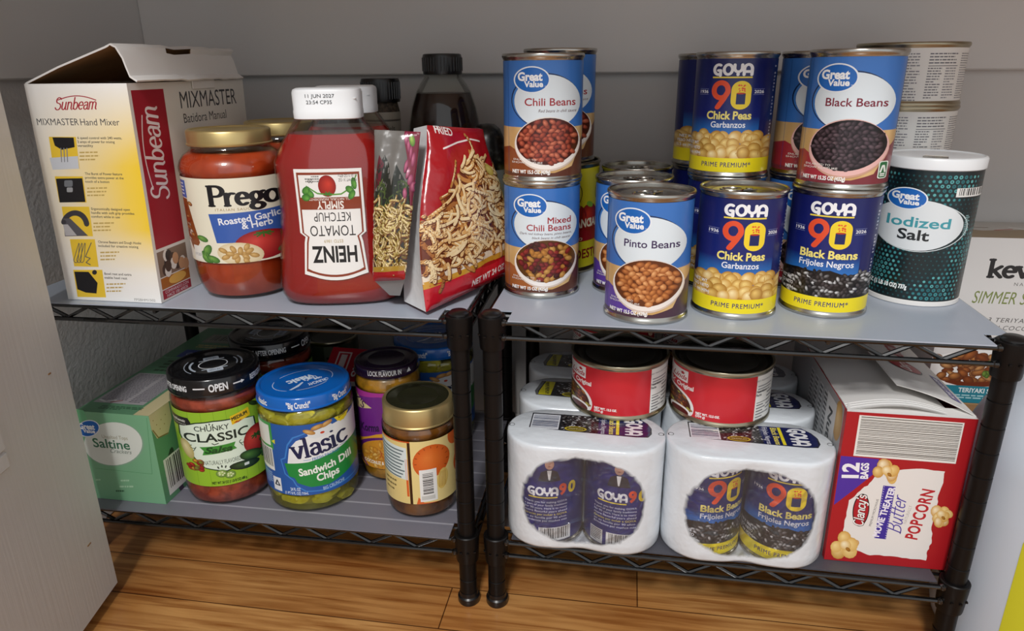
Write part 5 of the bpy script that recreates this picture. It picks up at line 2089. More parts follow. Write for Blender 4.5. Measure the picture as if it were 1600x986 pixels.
def make_bag(name, label, P, Q, front_bulge, art, back_mat, gusset=None, bow=0.0):
    """P: front corners BL,BR,TR,TL; Q: back corners in the same order"""
    o = thing(name, label, 'bag', (0, 0, 0), 0, None)
    base = Vector(P[0]) * .25 + Vector(P[1]) * .25 + Vector(Q[0]) * .25 + Vector(Q[1]) * .25
    o.location = base
    P = [Vector(p) - base for p in P]
    Q = [Vector(p) - base for p in Q]
    front = bag_surface(P[0], P[1], P[2], P[3], front_bulge, 1, seed=1, bow=bow)
    back = bag_surface(Q[0], Q[1], Q[2], Q[3], front_bulge * .5, -1, seed=4, bow=bow * .5)
    nu, nv = 25, 25
    lift = (P[1] - P[0]).cross(P[3] - P[0]).normalized() * .0003
    b = MB()
    b.grid(front, nu, nv)
    b.grid(back, nu, nv, flip=True)
    n1 = (nu + 1) * (nv + 1)
    # close the sides with folded gussets
    def side(i_of):
        vs = []
        for k in range(len(i_of)):
            f_, q_ = Vector(b.v[i_of[k]]), Vector(b.v[i_of[k] + n1])
            vs.append((f_, q_))
        return vs
    edges = ([j * (nu + 1) for j in range(nv + 1)], [j * (nu + 1) + nu for j in range(nv + 1)], list(range(nu + 1)), [nv * (nu + 1) + i for i in range(nu + 1)])
    g = MB()
    for e, idx in enumerate(edges):
        pr = side(idx)
        cen = sum((p + q for p, q in pr), Vector()) / (2 * len(pr))
        mid = Vector((0, 0, .08))
        rows = []
        for k, (p, q) in enumerate(pr):
            inn = (p + q) / 2
            t = k / (len(pr) - 1)
            inn = inn + (mid - cen).normalized() * .004 * math.sin(PI * t) * (1 if e < 2 else 0)
            rows.append((p, inn, q))
        vs = [x for r in rows for x in r]
        fs = []
        for k in range(len(rows) - 1):
            for c in (0, 1):
                a = k * 3 + c
                f = (a, a + 1, a + 4, a + 3)
                fs.append(f if e in (1, 2) else f[::-1])
        (g if e == 0 and gusset else b).add(vs, fs, 0, True)
    link('bag_film', b.mesh('bag_film', back_mat), o)
    if gusset:
        link('side_gusset', g.mesh('side_gusset', gusset), o)
    if art:
        link('front_print', art.build('front_print', curved(lambda u, v: front(u, v) + lift, 2e-3), 'ink_film', step=.04, vstep=.04, lay=4e-5), o)
    return o


def red_bag_art():
    A = Art(sx=1, sy=1, ox=0, oy=1, H=0)   # x 0..1, y 0 (top) .. 1 (bottom)
    A.sy = 1
    A.full('#a3101c', 0, 1, 0, 1, L=0)
    A.rect(0, .86, 1, 1, '#c2182a', L=.4)
    A.convex([(0, .835), (1, .80), (1, .845), (0, .875)], '#c9962f', L=.5)
    A.convex([(0, .79), (1, .745), (1, .805), (0, .845)], '#e7d9c4', L=.6)
    # bowl of onions: pyramid heap
    def peak(x, y):
        return y > .17 + max(0, .50 - x) ** 1.1 * .62 + max(0, x - .72) * .8 and y < .80 - .05 * x and .0 < x < .96
    A.poly([(0, .52), (.20, .40), (.40, .22), (.66, .18), (.86, .28), (.985, .42), (.985, .76), (0, .80)], '#6a2c12', L=.7)
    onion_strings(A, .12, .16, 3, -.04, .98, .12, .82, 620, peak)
    A.blob(.80, .27, .075, .036, 10, '#e0d27a', '#b9a348', n=14, L=27)
    A.text('FRIED', .22, .05, .045, '#f1e3e0', w=.26, bold=.02, rot=-4, L=2)
    A.stroke([(.16, .13), (.40, .095), (.62, .075), (.80, .085)], .006, '#f1e3e0', ny=.005, L=2)
    A.text('NET WT 24 OZ (1.5 LB)', .76, .945, .038, '#f3e6e4', w=.62, bold=.03, rot=3, L=2)
    return A


def dark_bag_art():
    A = Art(sx=1, sy=1, ox=0, oy=1, H=0)
    A.full('#3b372f', 0, 1, 0, 1, L=0)
    A.rect(0, 0, 1, .40, '#6f6c68', L=.3)
    A.poly([(.0, .40), (.08, .30), (.30, .16), (.42, .22), (.52, .36), (.60, .22), (.80, .32), (1.0, .42), (1, .60), (0, .60)], '#22251d', L=.5)
    A.poly([(.05, .40), (.18, .16), (.30, .22), (.22, .34)], '#5c1322', L=.8)
    rn = random.Random(3)
    for k in range(60):
        x, y = rn.random(), rn.uniform(.38, .56)
        A.stroke([(x, y), (x + rn.uniform(-.1, .1), y - .04), (x + rn.uniform(-.16, .16), y - .06)], .012, rn.choice(['#31401f', '#44552a', '#1b2212', '#57602f']), ny=.006, L=1 + k * .01)
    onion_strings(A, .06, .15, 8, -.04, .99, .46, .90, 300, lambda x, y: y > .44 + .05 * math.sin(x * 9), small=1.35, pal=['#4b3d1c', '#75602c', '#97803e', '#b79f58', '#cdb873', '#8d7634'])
    # the edge that folds round shows red onions and leaves on purple
    A.poly([(.66, 0), (1.02, 0), (1.02, .62), (.90, .34), (.78, .16)], '#7a2238', L=27)
    for k in range(9):
        A.blob(.74 + .05 * (k % 4) + k * .012, .05 + k * .045, .05, .035, 40 + k * 20, '#c9708f', '#7a1f46', n=12, L=28 + k * .2)
    A.blob(.86, .06, .07, .035, 20, '#9fc24a', '#49702a', n=12, L=30)
    A.rect(0, .905, 1, .945, '#a8842c', L=27)
    A.rect(0, .94, 1, 1, '#a0121c', L=28)
    A.clipv(0, 1)
    for i, f in enumerate(A.F):
        A.F[i] = ([(min(max(p[0], 0), 1), p[1]) for p in f[0]], f[1], f[2])
    return A


def clip_unit(A):
    for i, f in enumerate(A.F):
        A.F[i] = ([(min(max(p[0], 0), 1), min(max(p[1], 0), 1)) for p in f[0]], f[1], f[2])
    return A


# front bag: red, leaning, turned towards the right; its seal hangs over the shelf edge
M['grey_film'] = mat('grey_bag_film', '#8d8a88', 0.25, coat=0.4, bump=(30, 0.5, 0.006))
RB = make_bag('onion_bag', 'red bag of fried onions with a heap of crispy strings pictured, right of the ketchup', [(-.1735, .5810, .0045), (-.1160, .7060, .0085), (-.1400, .6920, .1560), (-.1790, .6330, .1640)],
              [(-.2030, .6100, .0040), (-.1340, .7260, .0080), (-.1480, .7080, .1560), (-.1960, .6480, .1600)], .014, clip_unit(red_bag_art()), 'red_film', 'foil_white', .0095)
# second bag: dark photograph of herbs and onion strings on its narrow face
make_bag('onion_bag', 'dark-faced onion bag squeezed between the ketchup bottle and the red onion bag', [(-.2235, .5895, .0300), (-.1925, .5850, .0340), (-.1790, .6120, .1600), (-.2195, .6080, .1620)],
         [(-.2130, .5990, .0130), (-.2030, .5990, .0130), (-.1960, .6330, .1570), (-.2150, .6300, .1600)], .007, clip_unit(dark_bag_art()), 'grey_film', None)

# ---------------------------------------------------------------- lower left shelf
def lid_print(R, zt, zs, kind):
    """ink on a jar lid: top disc and side text, as two artworks"""
    T = Art(sx=.001, sy=.001, ox=0, oy=0, H=0)
    Sd = Art(sx=.001, sy=.001, ox=0, oy=0, H=0)
    w = '#e6e9ec'
    if kind == 'salsa':
        for a in range(0, 360, 12):
            t0, t1 = math.radians(a), math.radians(a + 12.3)
            T.convex([(15 * math.cos(t0), -13 * math.sin(t0)), (15 * math.cos(t1), -13 * math.sin(t1)), (14 * math.cos(t1), -12 * math.sin(t1)), (14 * math.cos(t0), -12 * math.sin(t0))], w, 0)
        for y in (-17, 17):
            T.rrect(-8, y - 5, 8, y + 5, 2, '#b9c3cf', L=0)
            T.rect(-13, y + (3.2 if y < 0 else -5), 13, y + (5 if y < 0 else -3.2), '#b9c3cf', L=0)
            T.text('BEST BY', 0, y + 1.5, 3, '#20242a', w=11, L=1)
        for s in (-1, 1):
            for r in ((23, 28) if s < 0 else (25, 29)):
                for a in range(-34 if s < 0 else -22, 34 if s < 0 else 22, 6):
                    t = math.radians(a)
                    T.ell(s * r * math.cos(t), r * math.sin(t), 1.3, 1.7, '#aeb8c4', n=8, L=0)
        Sd.text('OPEN', -2, 3.2, 8, w, w=19, bold=.03, L=0)
        Sd.rect(-27, -1.6, -15, -.2, w, L=0)
        Sd.rect(13, -1.6, 22, -.2, w, L=0)
        Sd.convex([(22, -3), (26, -.9), (22, 1.2)], w, L=0)
        Sd.text('REFRIGERATE AFTER OPENING', -66, 2.4, 6, w, w=64, bold=.03, L=0)
        Sd.text('REFRIGERATE AFTER OPENING', 66, 2.4, 6, w, w=64, bold=.03, L=0)
    elif kind == 'vlasic':
        for a in range(0, 360, 10):
            t0, t1 = math.radians(a), math.radians(a + 10.3)
            T.convex([(33 * math.cos(t0), -24 * math.sin(t0)), (33 * math.cos(t1), -24 * math.sin(t1)), (32.3 * math.cos(t1), -23.4 * math.sin(t1)), (32.3 * math.cos(t0), -23.4 * math.sin(t0))], '#cfe0f3', 0)
        T.text('vlasic', -1, -8, 11, '#dbe8f6', w=30, bold=.04, rot=180, L=0)
        T.text("That's", 8, -1, 7, '#dbe8f6', w=17, bold=.03, rot=180, L=0)
        T.text('one', 14, 5, 5, '#dbe8f6', w=9, bold=.03, rot=180, L=0)
        T.text('CRUNCHY', 10, 12, 6, '#dbe8f6', w=24, bold=.03, rot=180, L=0)
        for k in range(6):
            T.stroke([(-4 - k * 1.5, 6 + k), (-12 - k * 2, 12 + k * .6)], 1.2, '#c7d9ee', L=0)
        for x in (-72, -28, 20, 66, 110):
            Sd.text('"Big Crunch!"' if (x // 4) % 2 else 'vlasic', x, 3, 6.5, '#eef4fb', w=24 if (x // 4) % 2 else 17, bold=.03, L=0)
    elif kind == 'korma':
        Sd.text('LOCK FLAVOUR IN', -2, 2.6, 5.6, w, w=38, bold=.02, L=0)
        Sd.convex([(24, 2.4), (27, -3), (30, 2.4)], w, L=0)
    tm = T.build('lid_print', plane((0, 0, zt), (1, 0, 0), (0, 1, 0)), 'ink_flat') if T.F else None
    sm = Sd.build('rim_print', cyl(R, zs), 'ink_flat', step=.003) if Sd.F else None
    return tm, sm


def with_print(o, tm, sm, rot=0):
    lid = [c for c in o.children if c.name.split('.')[0] == 'lid'][0]
    if tm:
        link('lid_print', tm, lid, rotz=rot)
    if sm:
        link('rim_print', sm, lid, rotz=rot)
    return o


def salsa_label(R, H):
    A = Art(sx=R / 230, sy=H / 452, ox=355, oy=412, H=H, R=R)
    w = PI * R
    A.full('#93bf2f', -w, w, 0, H, L=0)
    rn = random.Random(6)
    for k in range(16):
        x = -300 + k * 60
        A.rect(x + 355 - 100, 412, x + 355 - 97, 866, '#84ae28', L=.4)
    # black maker's flag, top left
    A.poly([(112, 448), (196, 448), (206, 474), (196, 508), (112, 508)], '#1b1c1e', L=2)
    A.text('authentic', 152, 478, 16, '#e6e6e0', w=62, shear=.3, bold=.02, L=3)
    A.text('RESTAURANTE', 152, 496, 9, '#b9b9b4', w=62, L=3)
    # cream shield with dark border
    sh = lambda g: [(152 - g, 505), (172 - g, 500 - g), (230, 478 - g), (312, 470 - g), (400, 476 - g), (470, 496 - g), (505 + g, 506), (508 + g, 560), (500 + g, 620), (470 + g, 690), (440, 740 + g), (340, 772 + g), (240, 744 + g), (200 - g, 690), (168 - g, 620), (150 - g, 560)]
    A.poly(sh(7), '#17351f', L=1)
    A.poly(sh(0), '#dcebd9', L=2.5)
    A.text('CHUNKY', 300, 523, 30, '#23332a', w=166, bold=.01, L=4)
    A.text('CLASSIC', 318, 588, 50, '#1f2c25', w=310, bold=.02, L=4)
    A.stroke([(290, 598), (300, 606), (320, 600)], 2.4, '#1f2c25', L=4)
    A.poly([(228, 618), (402, 610), (392, 632), (404, 652), (236, 668), (246, 642)], '#3f8f35', L=4)
    A.text('Salsa', 316, 656, 36, '#1c4a20', w=136, shear=.3, bold=.035, L=5)
    A.text('NATURALLY FLAVORED', 326, 728, 26, '#4b5a50', w=180, L=4)
    for s in (-1, 1):
        A.stroke(arc(316 + s * 118, 620, 14, 10, 0, 250, 8), 1.8, '#2c4a34', L=4)
        A.stroke([(316 + s * 108, 628), (316 + s * 118, 646)], 1.8, '#2c4a34', L=4)
    for k in (-18, 0, 18):
        A.blob(318 + k, 742 + abs(k) * .3, 4, 9, k, '#1f2c25', '#1f2c25', n=8, L=4)
        A.blob(292 + k * .8, 482 - abs(k) * -.3, 3, 7, k, '#1f2c25', '#1f2c25', n=8, L=4)
    # yellow MEDIUM flash
    A.poly([(392, 456), (486, 436), (492, 486), (398, 508)], '#e7bf1f', L=5)
    A.text('MEDIUM', 440, 478, 20, '#23261c', w=80, bold=.03, rot=10, L=6)
    A.poly([(404, 500), (428, 488), (424, 496), (448, 488), (442, 496), (466, 488), (430, 502)], '#b0461c', L=6)
    # vegetables
    A.blob(505, 640, 66, 84, 10, '#e0503f', '#8f1519', n=24, L=5)
    for a in range(0, 360, 50):
        A.stroke([(508, 618), (508 + 26 * math.cos(math.radians(a)), 622 + 16 * math.sin(math.radians(a)))], 4, '#2f5a24', L=6)
    A.blob(470, 722, 62, 32, 18, '#4f7f36', '#17301a', n=18, L=6)
    A.blob(430, 765, 78, 26, 8, '#3b5a34', '#122018', n=18, L=6.4)
    A.rect(428, 756, 452, 772, '#d9e2dc', L=7)
    for x, y in ((312, 786), (352, 800)):
        A.blob(x, y, 28, 24, 0, '#b9d27c', '#557a2c', n=16, L=7)
        for q in range(5):
            A.ell(x + 13 * math.cos(q * 1.25), y + 10 * math.sin(q * 1.25), 5, 4, '#e6edc0', n=8, L=8)
    for k in range(14):
        A.blob(200 + 34 * rn.uniform(-1, 1), 730 + 48 * rn.uniform(-1, 1), 15, 13, 0, ('#d8442c', '#e0b13a', '#b3231e', '#7d9a3a')[k % 4], '#6c1a14', n=9, L=5 + (k % 4) * .4)
    A.blob(170, 640, 26, 60, -12, '#e6dca8', '#b3a564', n=14, L=4)
    for k in range(16):
        A.blob(545 + rn.uniform(-18, 18), 700 + rn.uniform(-60, 60), 14, 11, rn.uniform(0, 90), '#4f8a3c', '#1c401c', n=8, L=6.5)
    A.blob(515, 430, 30, 12, 40, '#35502a', '#14240f', n=12, L=3)
    A.text('NET WT 24 OZ (1 LB 8 OZ) 680 g', 345, 850, 16, '#233a14', w=172, bold=.02, L=4)
    A.clipv(.0001, H - .0001)
    return A.build('label', cyl(R + .0003, 0), 'ink', step=.0026)


SR = .0476
salsa_prof = [(.036, 0), (.041, .001), (.0445, .005), (.0465, .012), (.0468, .020), (SR - .0010, .0265), (SR - .0010, .1155), (SR, .1170), (SR + .0004, .120), (.0468, .126), (.0455, .131), (.0440, .133), (.0440, .146)]
SALSA_LID = screw_lid(.0464, .1310, .1510, 'black_lid')
_sl = salsa_label(SR - .0008, .0880)
_sl.transform(Matrix.Translation((0, 0, .0270)))
SP = lid_print(.0467, .1497, .1405, 'salsa')


def salsa(label, loc, deg, lrot):
    o = jar('salsa_jar', label, 'jar', loc, deg, salsa_prof, .126, 'salsa', SALSA_LID, 'chunky salsa jars', _sl)
    return with_print(o, SP[0], SP[1], math.radians(lrot))


salsa('green-labelled jar of red salsa with black lid, front of the low left shelf', (-.4310, .6380, ZB + .0003), 34, 4)
salsa('second black-lidded salsa jar, directly behind the front salsa jar', (-.4180, .7370, ZB + .0003), 30, 62)


def vlasic_label(R, H):
    A = Art(sx=R / 258, sy=H / 372, ox=352, oy=440, H=H, R=R)
    w = PI * R
    A.full('#2459a6', -w, w, 0, H, L=0)
    # badge outline, white top and green panel
    A.poly([(188, 622), (210, 610), (230, 540), (262, 500), (340, 478), (480, 430), (640, 430), (640, 780), (400, 800), (300, 792), (252, 760), (238, 730), (200, 700)], '#3f83cf', L=1)
    A.poly([(194, 626), (216, 614), (236, 545), (268, 506), (340, 484), (480, 438), (640, 436), (640, 774), (400, 794), (304, 786), (258, 756), (244, 726), (206, 696)], '#2459a6', L=1.5)
    A.poly([(222, 644), (240, 560), (280, 520), (360, 494), (470, 470), (640, 440), (640, 640), (222, 660)], '#e8eaea', L=2)
    A.poly([(206, 640), (330, 634), (560, 590), (640, 580), (640, 700), (560, 738), (430, 772), (330, 768), (262, 742), (250, 716), (222, 708)], '#1f8a3f', L=3)
    A.pen('vlasic', 405, 597, 98, '#18204a', w=300, wt=.095, thin=.05, serif=True, rot=7, L=4)
    A.text('FRESH PACKED', 428, 622, 15, '#3c78b8', w=150, bold=.01, rot=6, L=4)
    A.rect(306, 622, 345, 624, '#3c78b8', L=4)
    A.rect(505, 592, 545, 594, '#3c78b8', L=4)
    A.text('Sandwich Dill', 420, 690, 38, '#f1f4ee', w=290, bold=.03, rot=6, L=4)
    A.text('Chips', 428, 738, 38, '#f1f4ee', w=124, bold=.03, rot=5, L=4)
    # plain bowl of pickles above the name, yellow burst
    A.poly([(340, 484), (470, 462), (486, 488), (440, 510), (380, 518), (346, 506)], '#dfe4e6', L=5)
    for x, y, t in ((352, 480, 20), (395, 462, -10), (445, 456, -16)):
        A.blob(x, y, 34, 12, t, '#e0b878', '#a9742f', n=14, L=6)
    A.ell(420, 494, 12, 6, '#c9442c', n=12, L=7)
    for k in range(14):
        t0 = 2 * PI * k / 14
        A.convex([(530, 430), (530 + 40 * math.cos(t0 - .3), 424 + 46 * math.sin(t0 - .3)), (530 + 43 * math.cos(t0), 424 + 50 * math.sin(t0)), (530 + 40 * math.cos(t0 + .3), 424 + 46 * math.sin(t0 + .3))], '#e3cf2a', L=6)
    A.text('NO', 530, 408, 13, '#2a2a1c', w=24, bold=.03, rot=14, L=7)
    A.text('ARTIFICIAL', 530, 430, 12, '#2a2a1c', w=58, bold=.03, rot=14, L=7)
    A.text('DYES', 532, 450, 13, '#2a2a1c', w=38, bold=.03, rot=14, L=7)
    # green corner, bar code and recycling mark on the left
    A.rect(66, 436, 160, 580, '#3c9a45', L=2)
    A.rect(80, 456, 148, 562, '#dfe3dc', L=3)
    A.convex([(154, 535), (172, 522), (170, 548)], '#d7d23a', L=4)
    A.bars(86, 574, 152, 696, n=16, L=4)
    A.rect(137, 728, 176, 800, '#e3e6ea', L=3)
    A.stroke([(146, 770), (156, 744), (167, 770), (146, 770)], 3, '#27303c', L=4)
    A.micro(100, 712, 34, 70, 6, '#9cc0e6', L=3)
    A.text('24 FL OZ', 247, 786, 17, '#d9e6f4', w=52, bold=.02, L=3)
    A.text('(1 PT 8 FL OZ) 710mL', 252, 806, 14, '#d9e6f4', w=122, bold=.02, L=3)
    A.text('BIG CRUNCH!', 452, 792, 17, '#a9c6e6', w=118, bold=.02, rot=4, L=4)
    A.clipv(.0001, H - .0001)
    return A.build('label', cyl(R + .0003, 0), 'ink', step=.0026)


VR = .0502
vlasic_prof = [(.038, 0), (.044, .001), (.048, .004), (.0490, .010), (.0498, .018), (VR - .0010, .0225), (VR - .0010, .1060), (VR, .1075), (VR, .112), (.0495, .117), (.0468, .120), (.0455, .122), (.0455, .132)]
VLASIC_LID = screw_lid(.0485, .1215, .1362, 'blue_lid')
_vl = vlasic_label(VR - .0008, .0830)
_vl.transform(Matrix.Translation((0, 0, .0235)))
VP = lid_print(.0488, .1349, .1280, 'vlasic')


def pickle_slices():
    b = MB()
    rn = random.Random(12)
    # crinkle-cut chips pressed against the glass above and below the label
    for k in range(46):
        a = rn.uniform(0, 2 * PI)
        z = rn.choice((rn.uniform(.006, .026), rn.uniform(.092, .116), rn.uniform(.098, .114)))
        rr_ = .0425 if z < .03 else .0435
        cx, cy = rr_ * math.cos(a), rr_ * math.sin(a)
        tl = rn.uniform(-.5, .5)
        R2, th = rn.uniform(.010, .016), .0034
        ux, uy = -math.sin(a), math.cos(a)
        rings = []
        for s_, r2 in ((-1, .9), (-.7, 1), (.7, 1), (1, .9)):
            ring = []
            for i in range(20):
                t = 2 * PI * i / 20
                p, q = R2 * r2 * math.cos(t), R2 * .42 * r2 * math.sin(t)
                x = cx + ux * p + math.cos(a) * (s_ * th + .0006 * math.cos(5 * t))
                y = cy + uy * p + math.sin(a) * (s_ * th + .0006 * math.cos(5 * t))
                ring.append((x, y, z + q * math.cos(tl) + p * .25 * math.sin(tl)))
            rings.append(ring)
        b.loft(rings)
    return b.mesh('pickle_slices', 'pickle')


PICK = pickle_slices()
M['brine_wash'] = sheet_mat('brine_wash', '#a8a02a', 0.30, 0.15)


def pickles(label, loc, deg, lrot):
    o = jar('pickle_jar', label, 'jar', loc, deg, vlasic_prof, .118, 'brine_wash', VLASIC_LID, 'pickle jars', _vl)
    core = MB().lathe([(.0001, .004), (.036, .004), (.0400, .010), (.0400, .112), (.0001, .114)], 40)
    link('pickle_mass', core.mesh('pickle_mass', 'brine'), o)
    p = link('pickle_slices', PICK, o)
    p['kind'] = 'stuff'
    return with_print(o, VP[0], VP[1], math.radians(lrot))


pickles('blue-lidded jar of dill pickle chips with blue and green label, front of the low shelf', (-.3320, .6430, ZB + .0003), 27, 24)
pickles('dim blue-lidded pickle jar at the back, half hidden behind the corner post', (-.2290, .7900, ZB + .0003), 16, 10)


def korma_label(R, H):
    A = Art(sx=R / 150, sy=H / 400, ox=150, oy=0, H=H, R=R)
    w = PI * R
    A.full('#6a2480', -w, w, 0, H, L=0)
    A.poly([(-10, 0), (300, 0), (300, 30), (120, 20), (0, 40)], '#a3338f', L=.5)
    A.poly([(-40, 10), (8, 20), (88, 80), (0, 110), (-40, 100)], '#cfc08a', L=1)
    A.text("K'S", 20, 82, 40, '#4a2450', w=56, bold=.02, rot=-24, L=2)
    A.text('Korma', 70, 205, 40, '#2c1640', w=96, shear=.3, bold=.03, rot=10, L=2)
    A.poly([(-20, 290), (20, 260), (100, 215), (200, 195), (320, 195), (320, 400), (-20, 400)], '#d69a2c', L=1)
    A.ell(128, 330, 128, 100, '#5a1c6c', L=2)
    A.ell(132, 334, 118, 92, '#c98a28', L=3)
    rn = random.Random(5)
    for k in range(40):
        A.blob(rn.uniform(40, 220), rn.uniform(262, 395), rn.uniform(12, 24), rn.uniform(9, 16), rn.uniform(0, 180), rn.choice(['#e9b64a', '#d99a34', '#eec970']), '#a86a1c', n=10, L=3.4 + (k % 5) * .3)
    for k in range(7):
        x = 110 + k * 11
        A.stroke([(x, 300 + (k % 3) * 10), (x + 14 * (-1) ** k, 342)], 2, '#b3521c', L=6)
    A.text('COCONUT & CREAM', 105, 376, 17, '#f0e8d8', w=150, bold=.02, L=7)
    A.clipv(.0001, H - .0001)
    return A.build('label', cyl(R + .0003, 0), 'ink', step=.0024)


KR = .0372
korma_prof = [(.027, 0), (.031, .001), (.0345, .004), (.0360, .010), (KR - .0010, .018), (KR - .0010, .1140), (KR, .1155), (KR, .118), (.0355, .125), (.0330, .1295), (.0325, .131), (.0325, .142)]
_kl = korma_label(KR - .0008, .0950)
_kl.transform(Matrix.Translation((0, 0, .0185)))
KP = lid_print(.0363, .1400, .1362, 'korma')
with_print(jar('curry_jar', 'dark purple-lidded jar of yellow curry sauce, behind the gold-lidded jam jar', 'jar', (-.2585, .7010, ZB + .0003), 12, korma_prof, .1270, 'korma', screw_lid(.0360, .1300, .1412, 'plum_lid'), None, _kl), KP[0], KP[1], 0.1)


def jam_label(R, H):
    A = Art(sx=R / 165, sy=H / 285, ox=345, oy=560, H=H, R=R)
    w = PI * R
    A.full('#3a1f08', -w, w, 0, H, L=-.6)
    A.full('#e3cb84', -w, -.0135, 0, H, L=0)
    A.full('#e6d08c', -.0105, w, 0, H, L=0)
    A.full('#d8622a', -.0165, -.0140, H * .12, H * .72, L=1)
    A.rect(176, 560, 300, 566, '#c8521c', L=1)
    # ingredients panel
    A.convex([(172, 574), (284, 590), (284, 735), (182, 720)], '#d7e2e2', L=1)
    for k in range(9):
        A.convex([(180, 590 + k * 15), (272 - (k % 3) * 8, 603 + k * 15), (272 - (k % 3) * 8, 609 + k * 15), (180, 597 + k * 15)], '#5d6f74', L=2)
    for k in range(3):
        A.micro(190, 745 + k * 22, 84 - k * 12, 9, 1, '#7d6a38', fill=.9, L=1, seed=k)
    # oranges
    A.blob(390, 655, 82, 74, -12, '#e07a34', '#cf5a1a', n=28, L=1)
    for a in range(-30, 210, 24):
        A.stroke([(390 + 66 * math.cos(math.radians(a)), 655 - 60 * math.sin(math.radians(a))), (390 + 74 * math.cos(math.radians(a)), 655 - 67 * math.sin(math.radians(a)))], 1.6, '#8f3a10', L=2)
    A.blob(436, 745, 24, 46, 8, '#e6cf84', '#d9b860', n=20, L=2)
    for k in range(5):
        A.stroke([(424 + k * 6, 712), (420 + k * 7, 780)], 1, '#a8792c', L=3)
    A.ell(508, 575, 42, 50, '#d2601f', L=1)
    A.ell(526, 712, 38, 64, '#cf5a1a', L=1)
    A.poly([(316, 845), (326, 812), (350, 838), (420, 846), (316, 860)], '#d8622a', L=1)
    A.rect(334, 688, 410, 834, '#e9e9e6', L=4)
    A.bars(346, 700, 396, 806, n=18, horiz=True, L=5, pad=.05)
    A.rect(340, 808, 400, 826, '#c7c7c2', L=5)
    A.clipv(.0001, H - .0001)
    return A.build('label', cyl(R + .0003, 0), 'ink', step=.0024)


JR = .0392
jam_prof = [(.030, 0), (.0345, .001), (.0370, .004), (.0380, .010), (JR - .0008, .019), (JR - .0008, .0945), (JR, .096), (JR, .1005), (.0375, .1040), (.0355, .1060), (.0350, .1075), (.0350, .1200)]
_jl = jam_label(JR - .0006, .0735)
_jl.transform(Matrix.Translation((0, 0, .0200)))
jar('jam_jar', 'small brown jam jar with gold lid and oranges on its label, by the post', 'jar', (-.2050, .6400, ZB + .0003), 17, jam_prof, .1035, 'jam', screw_lid(.0368, .1055, .1272, 'gold', 'gold_dark'), None, _jl)


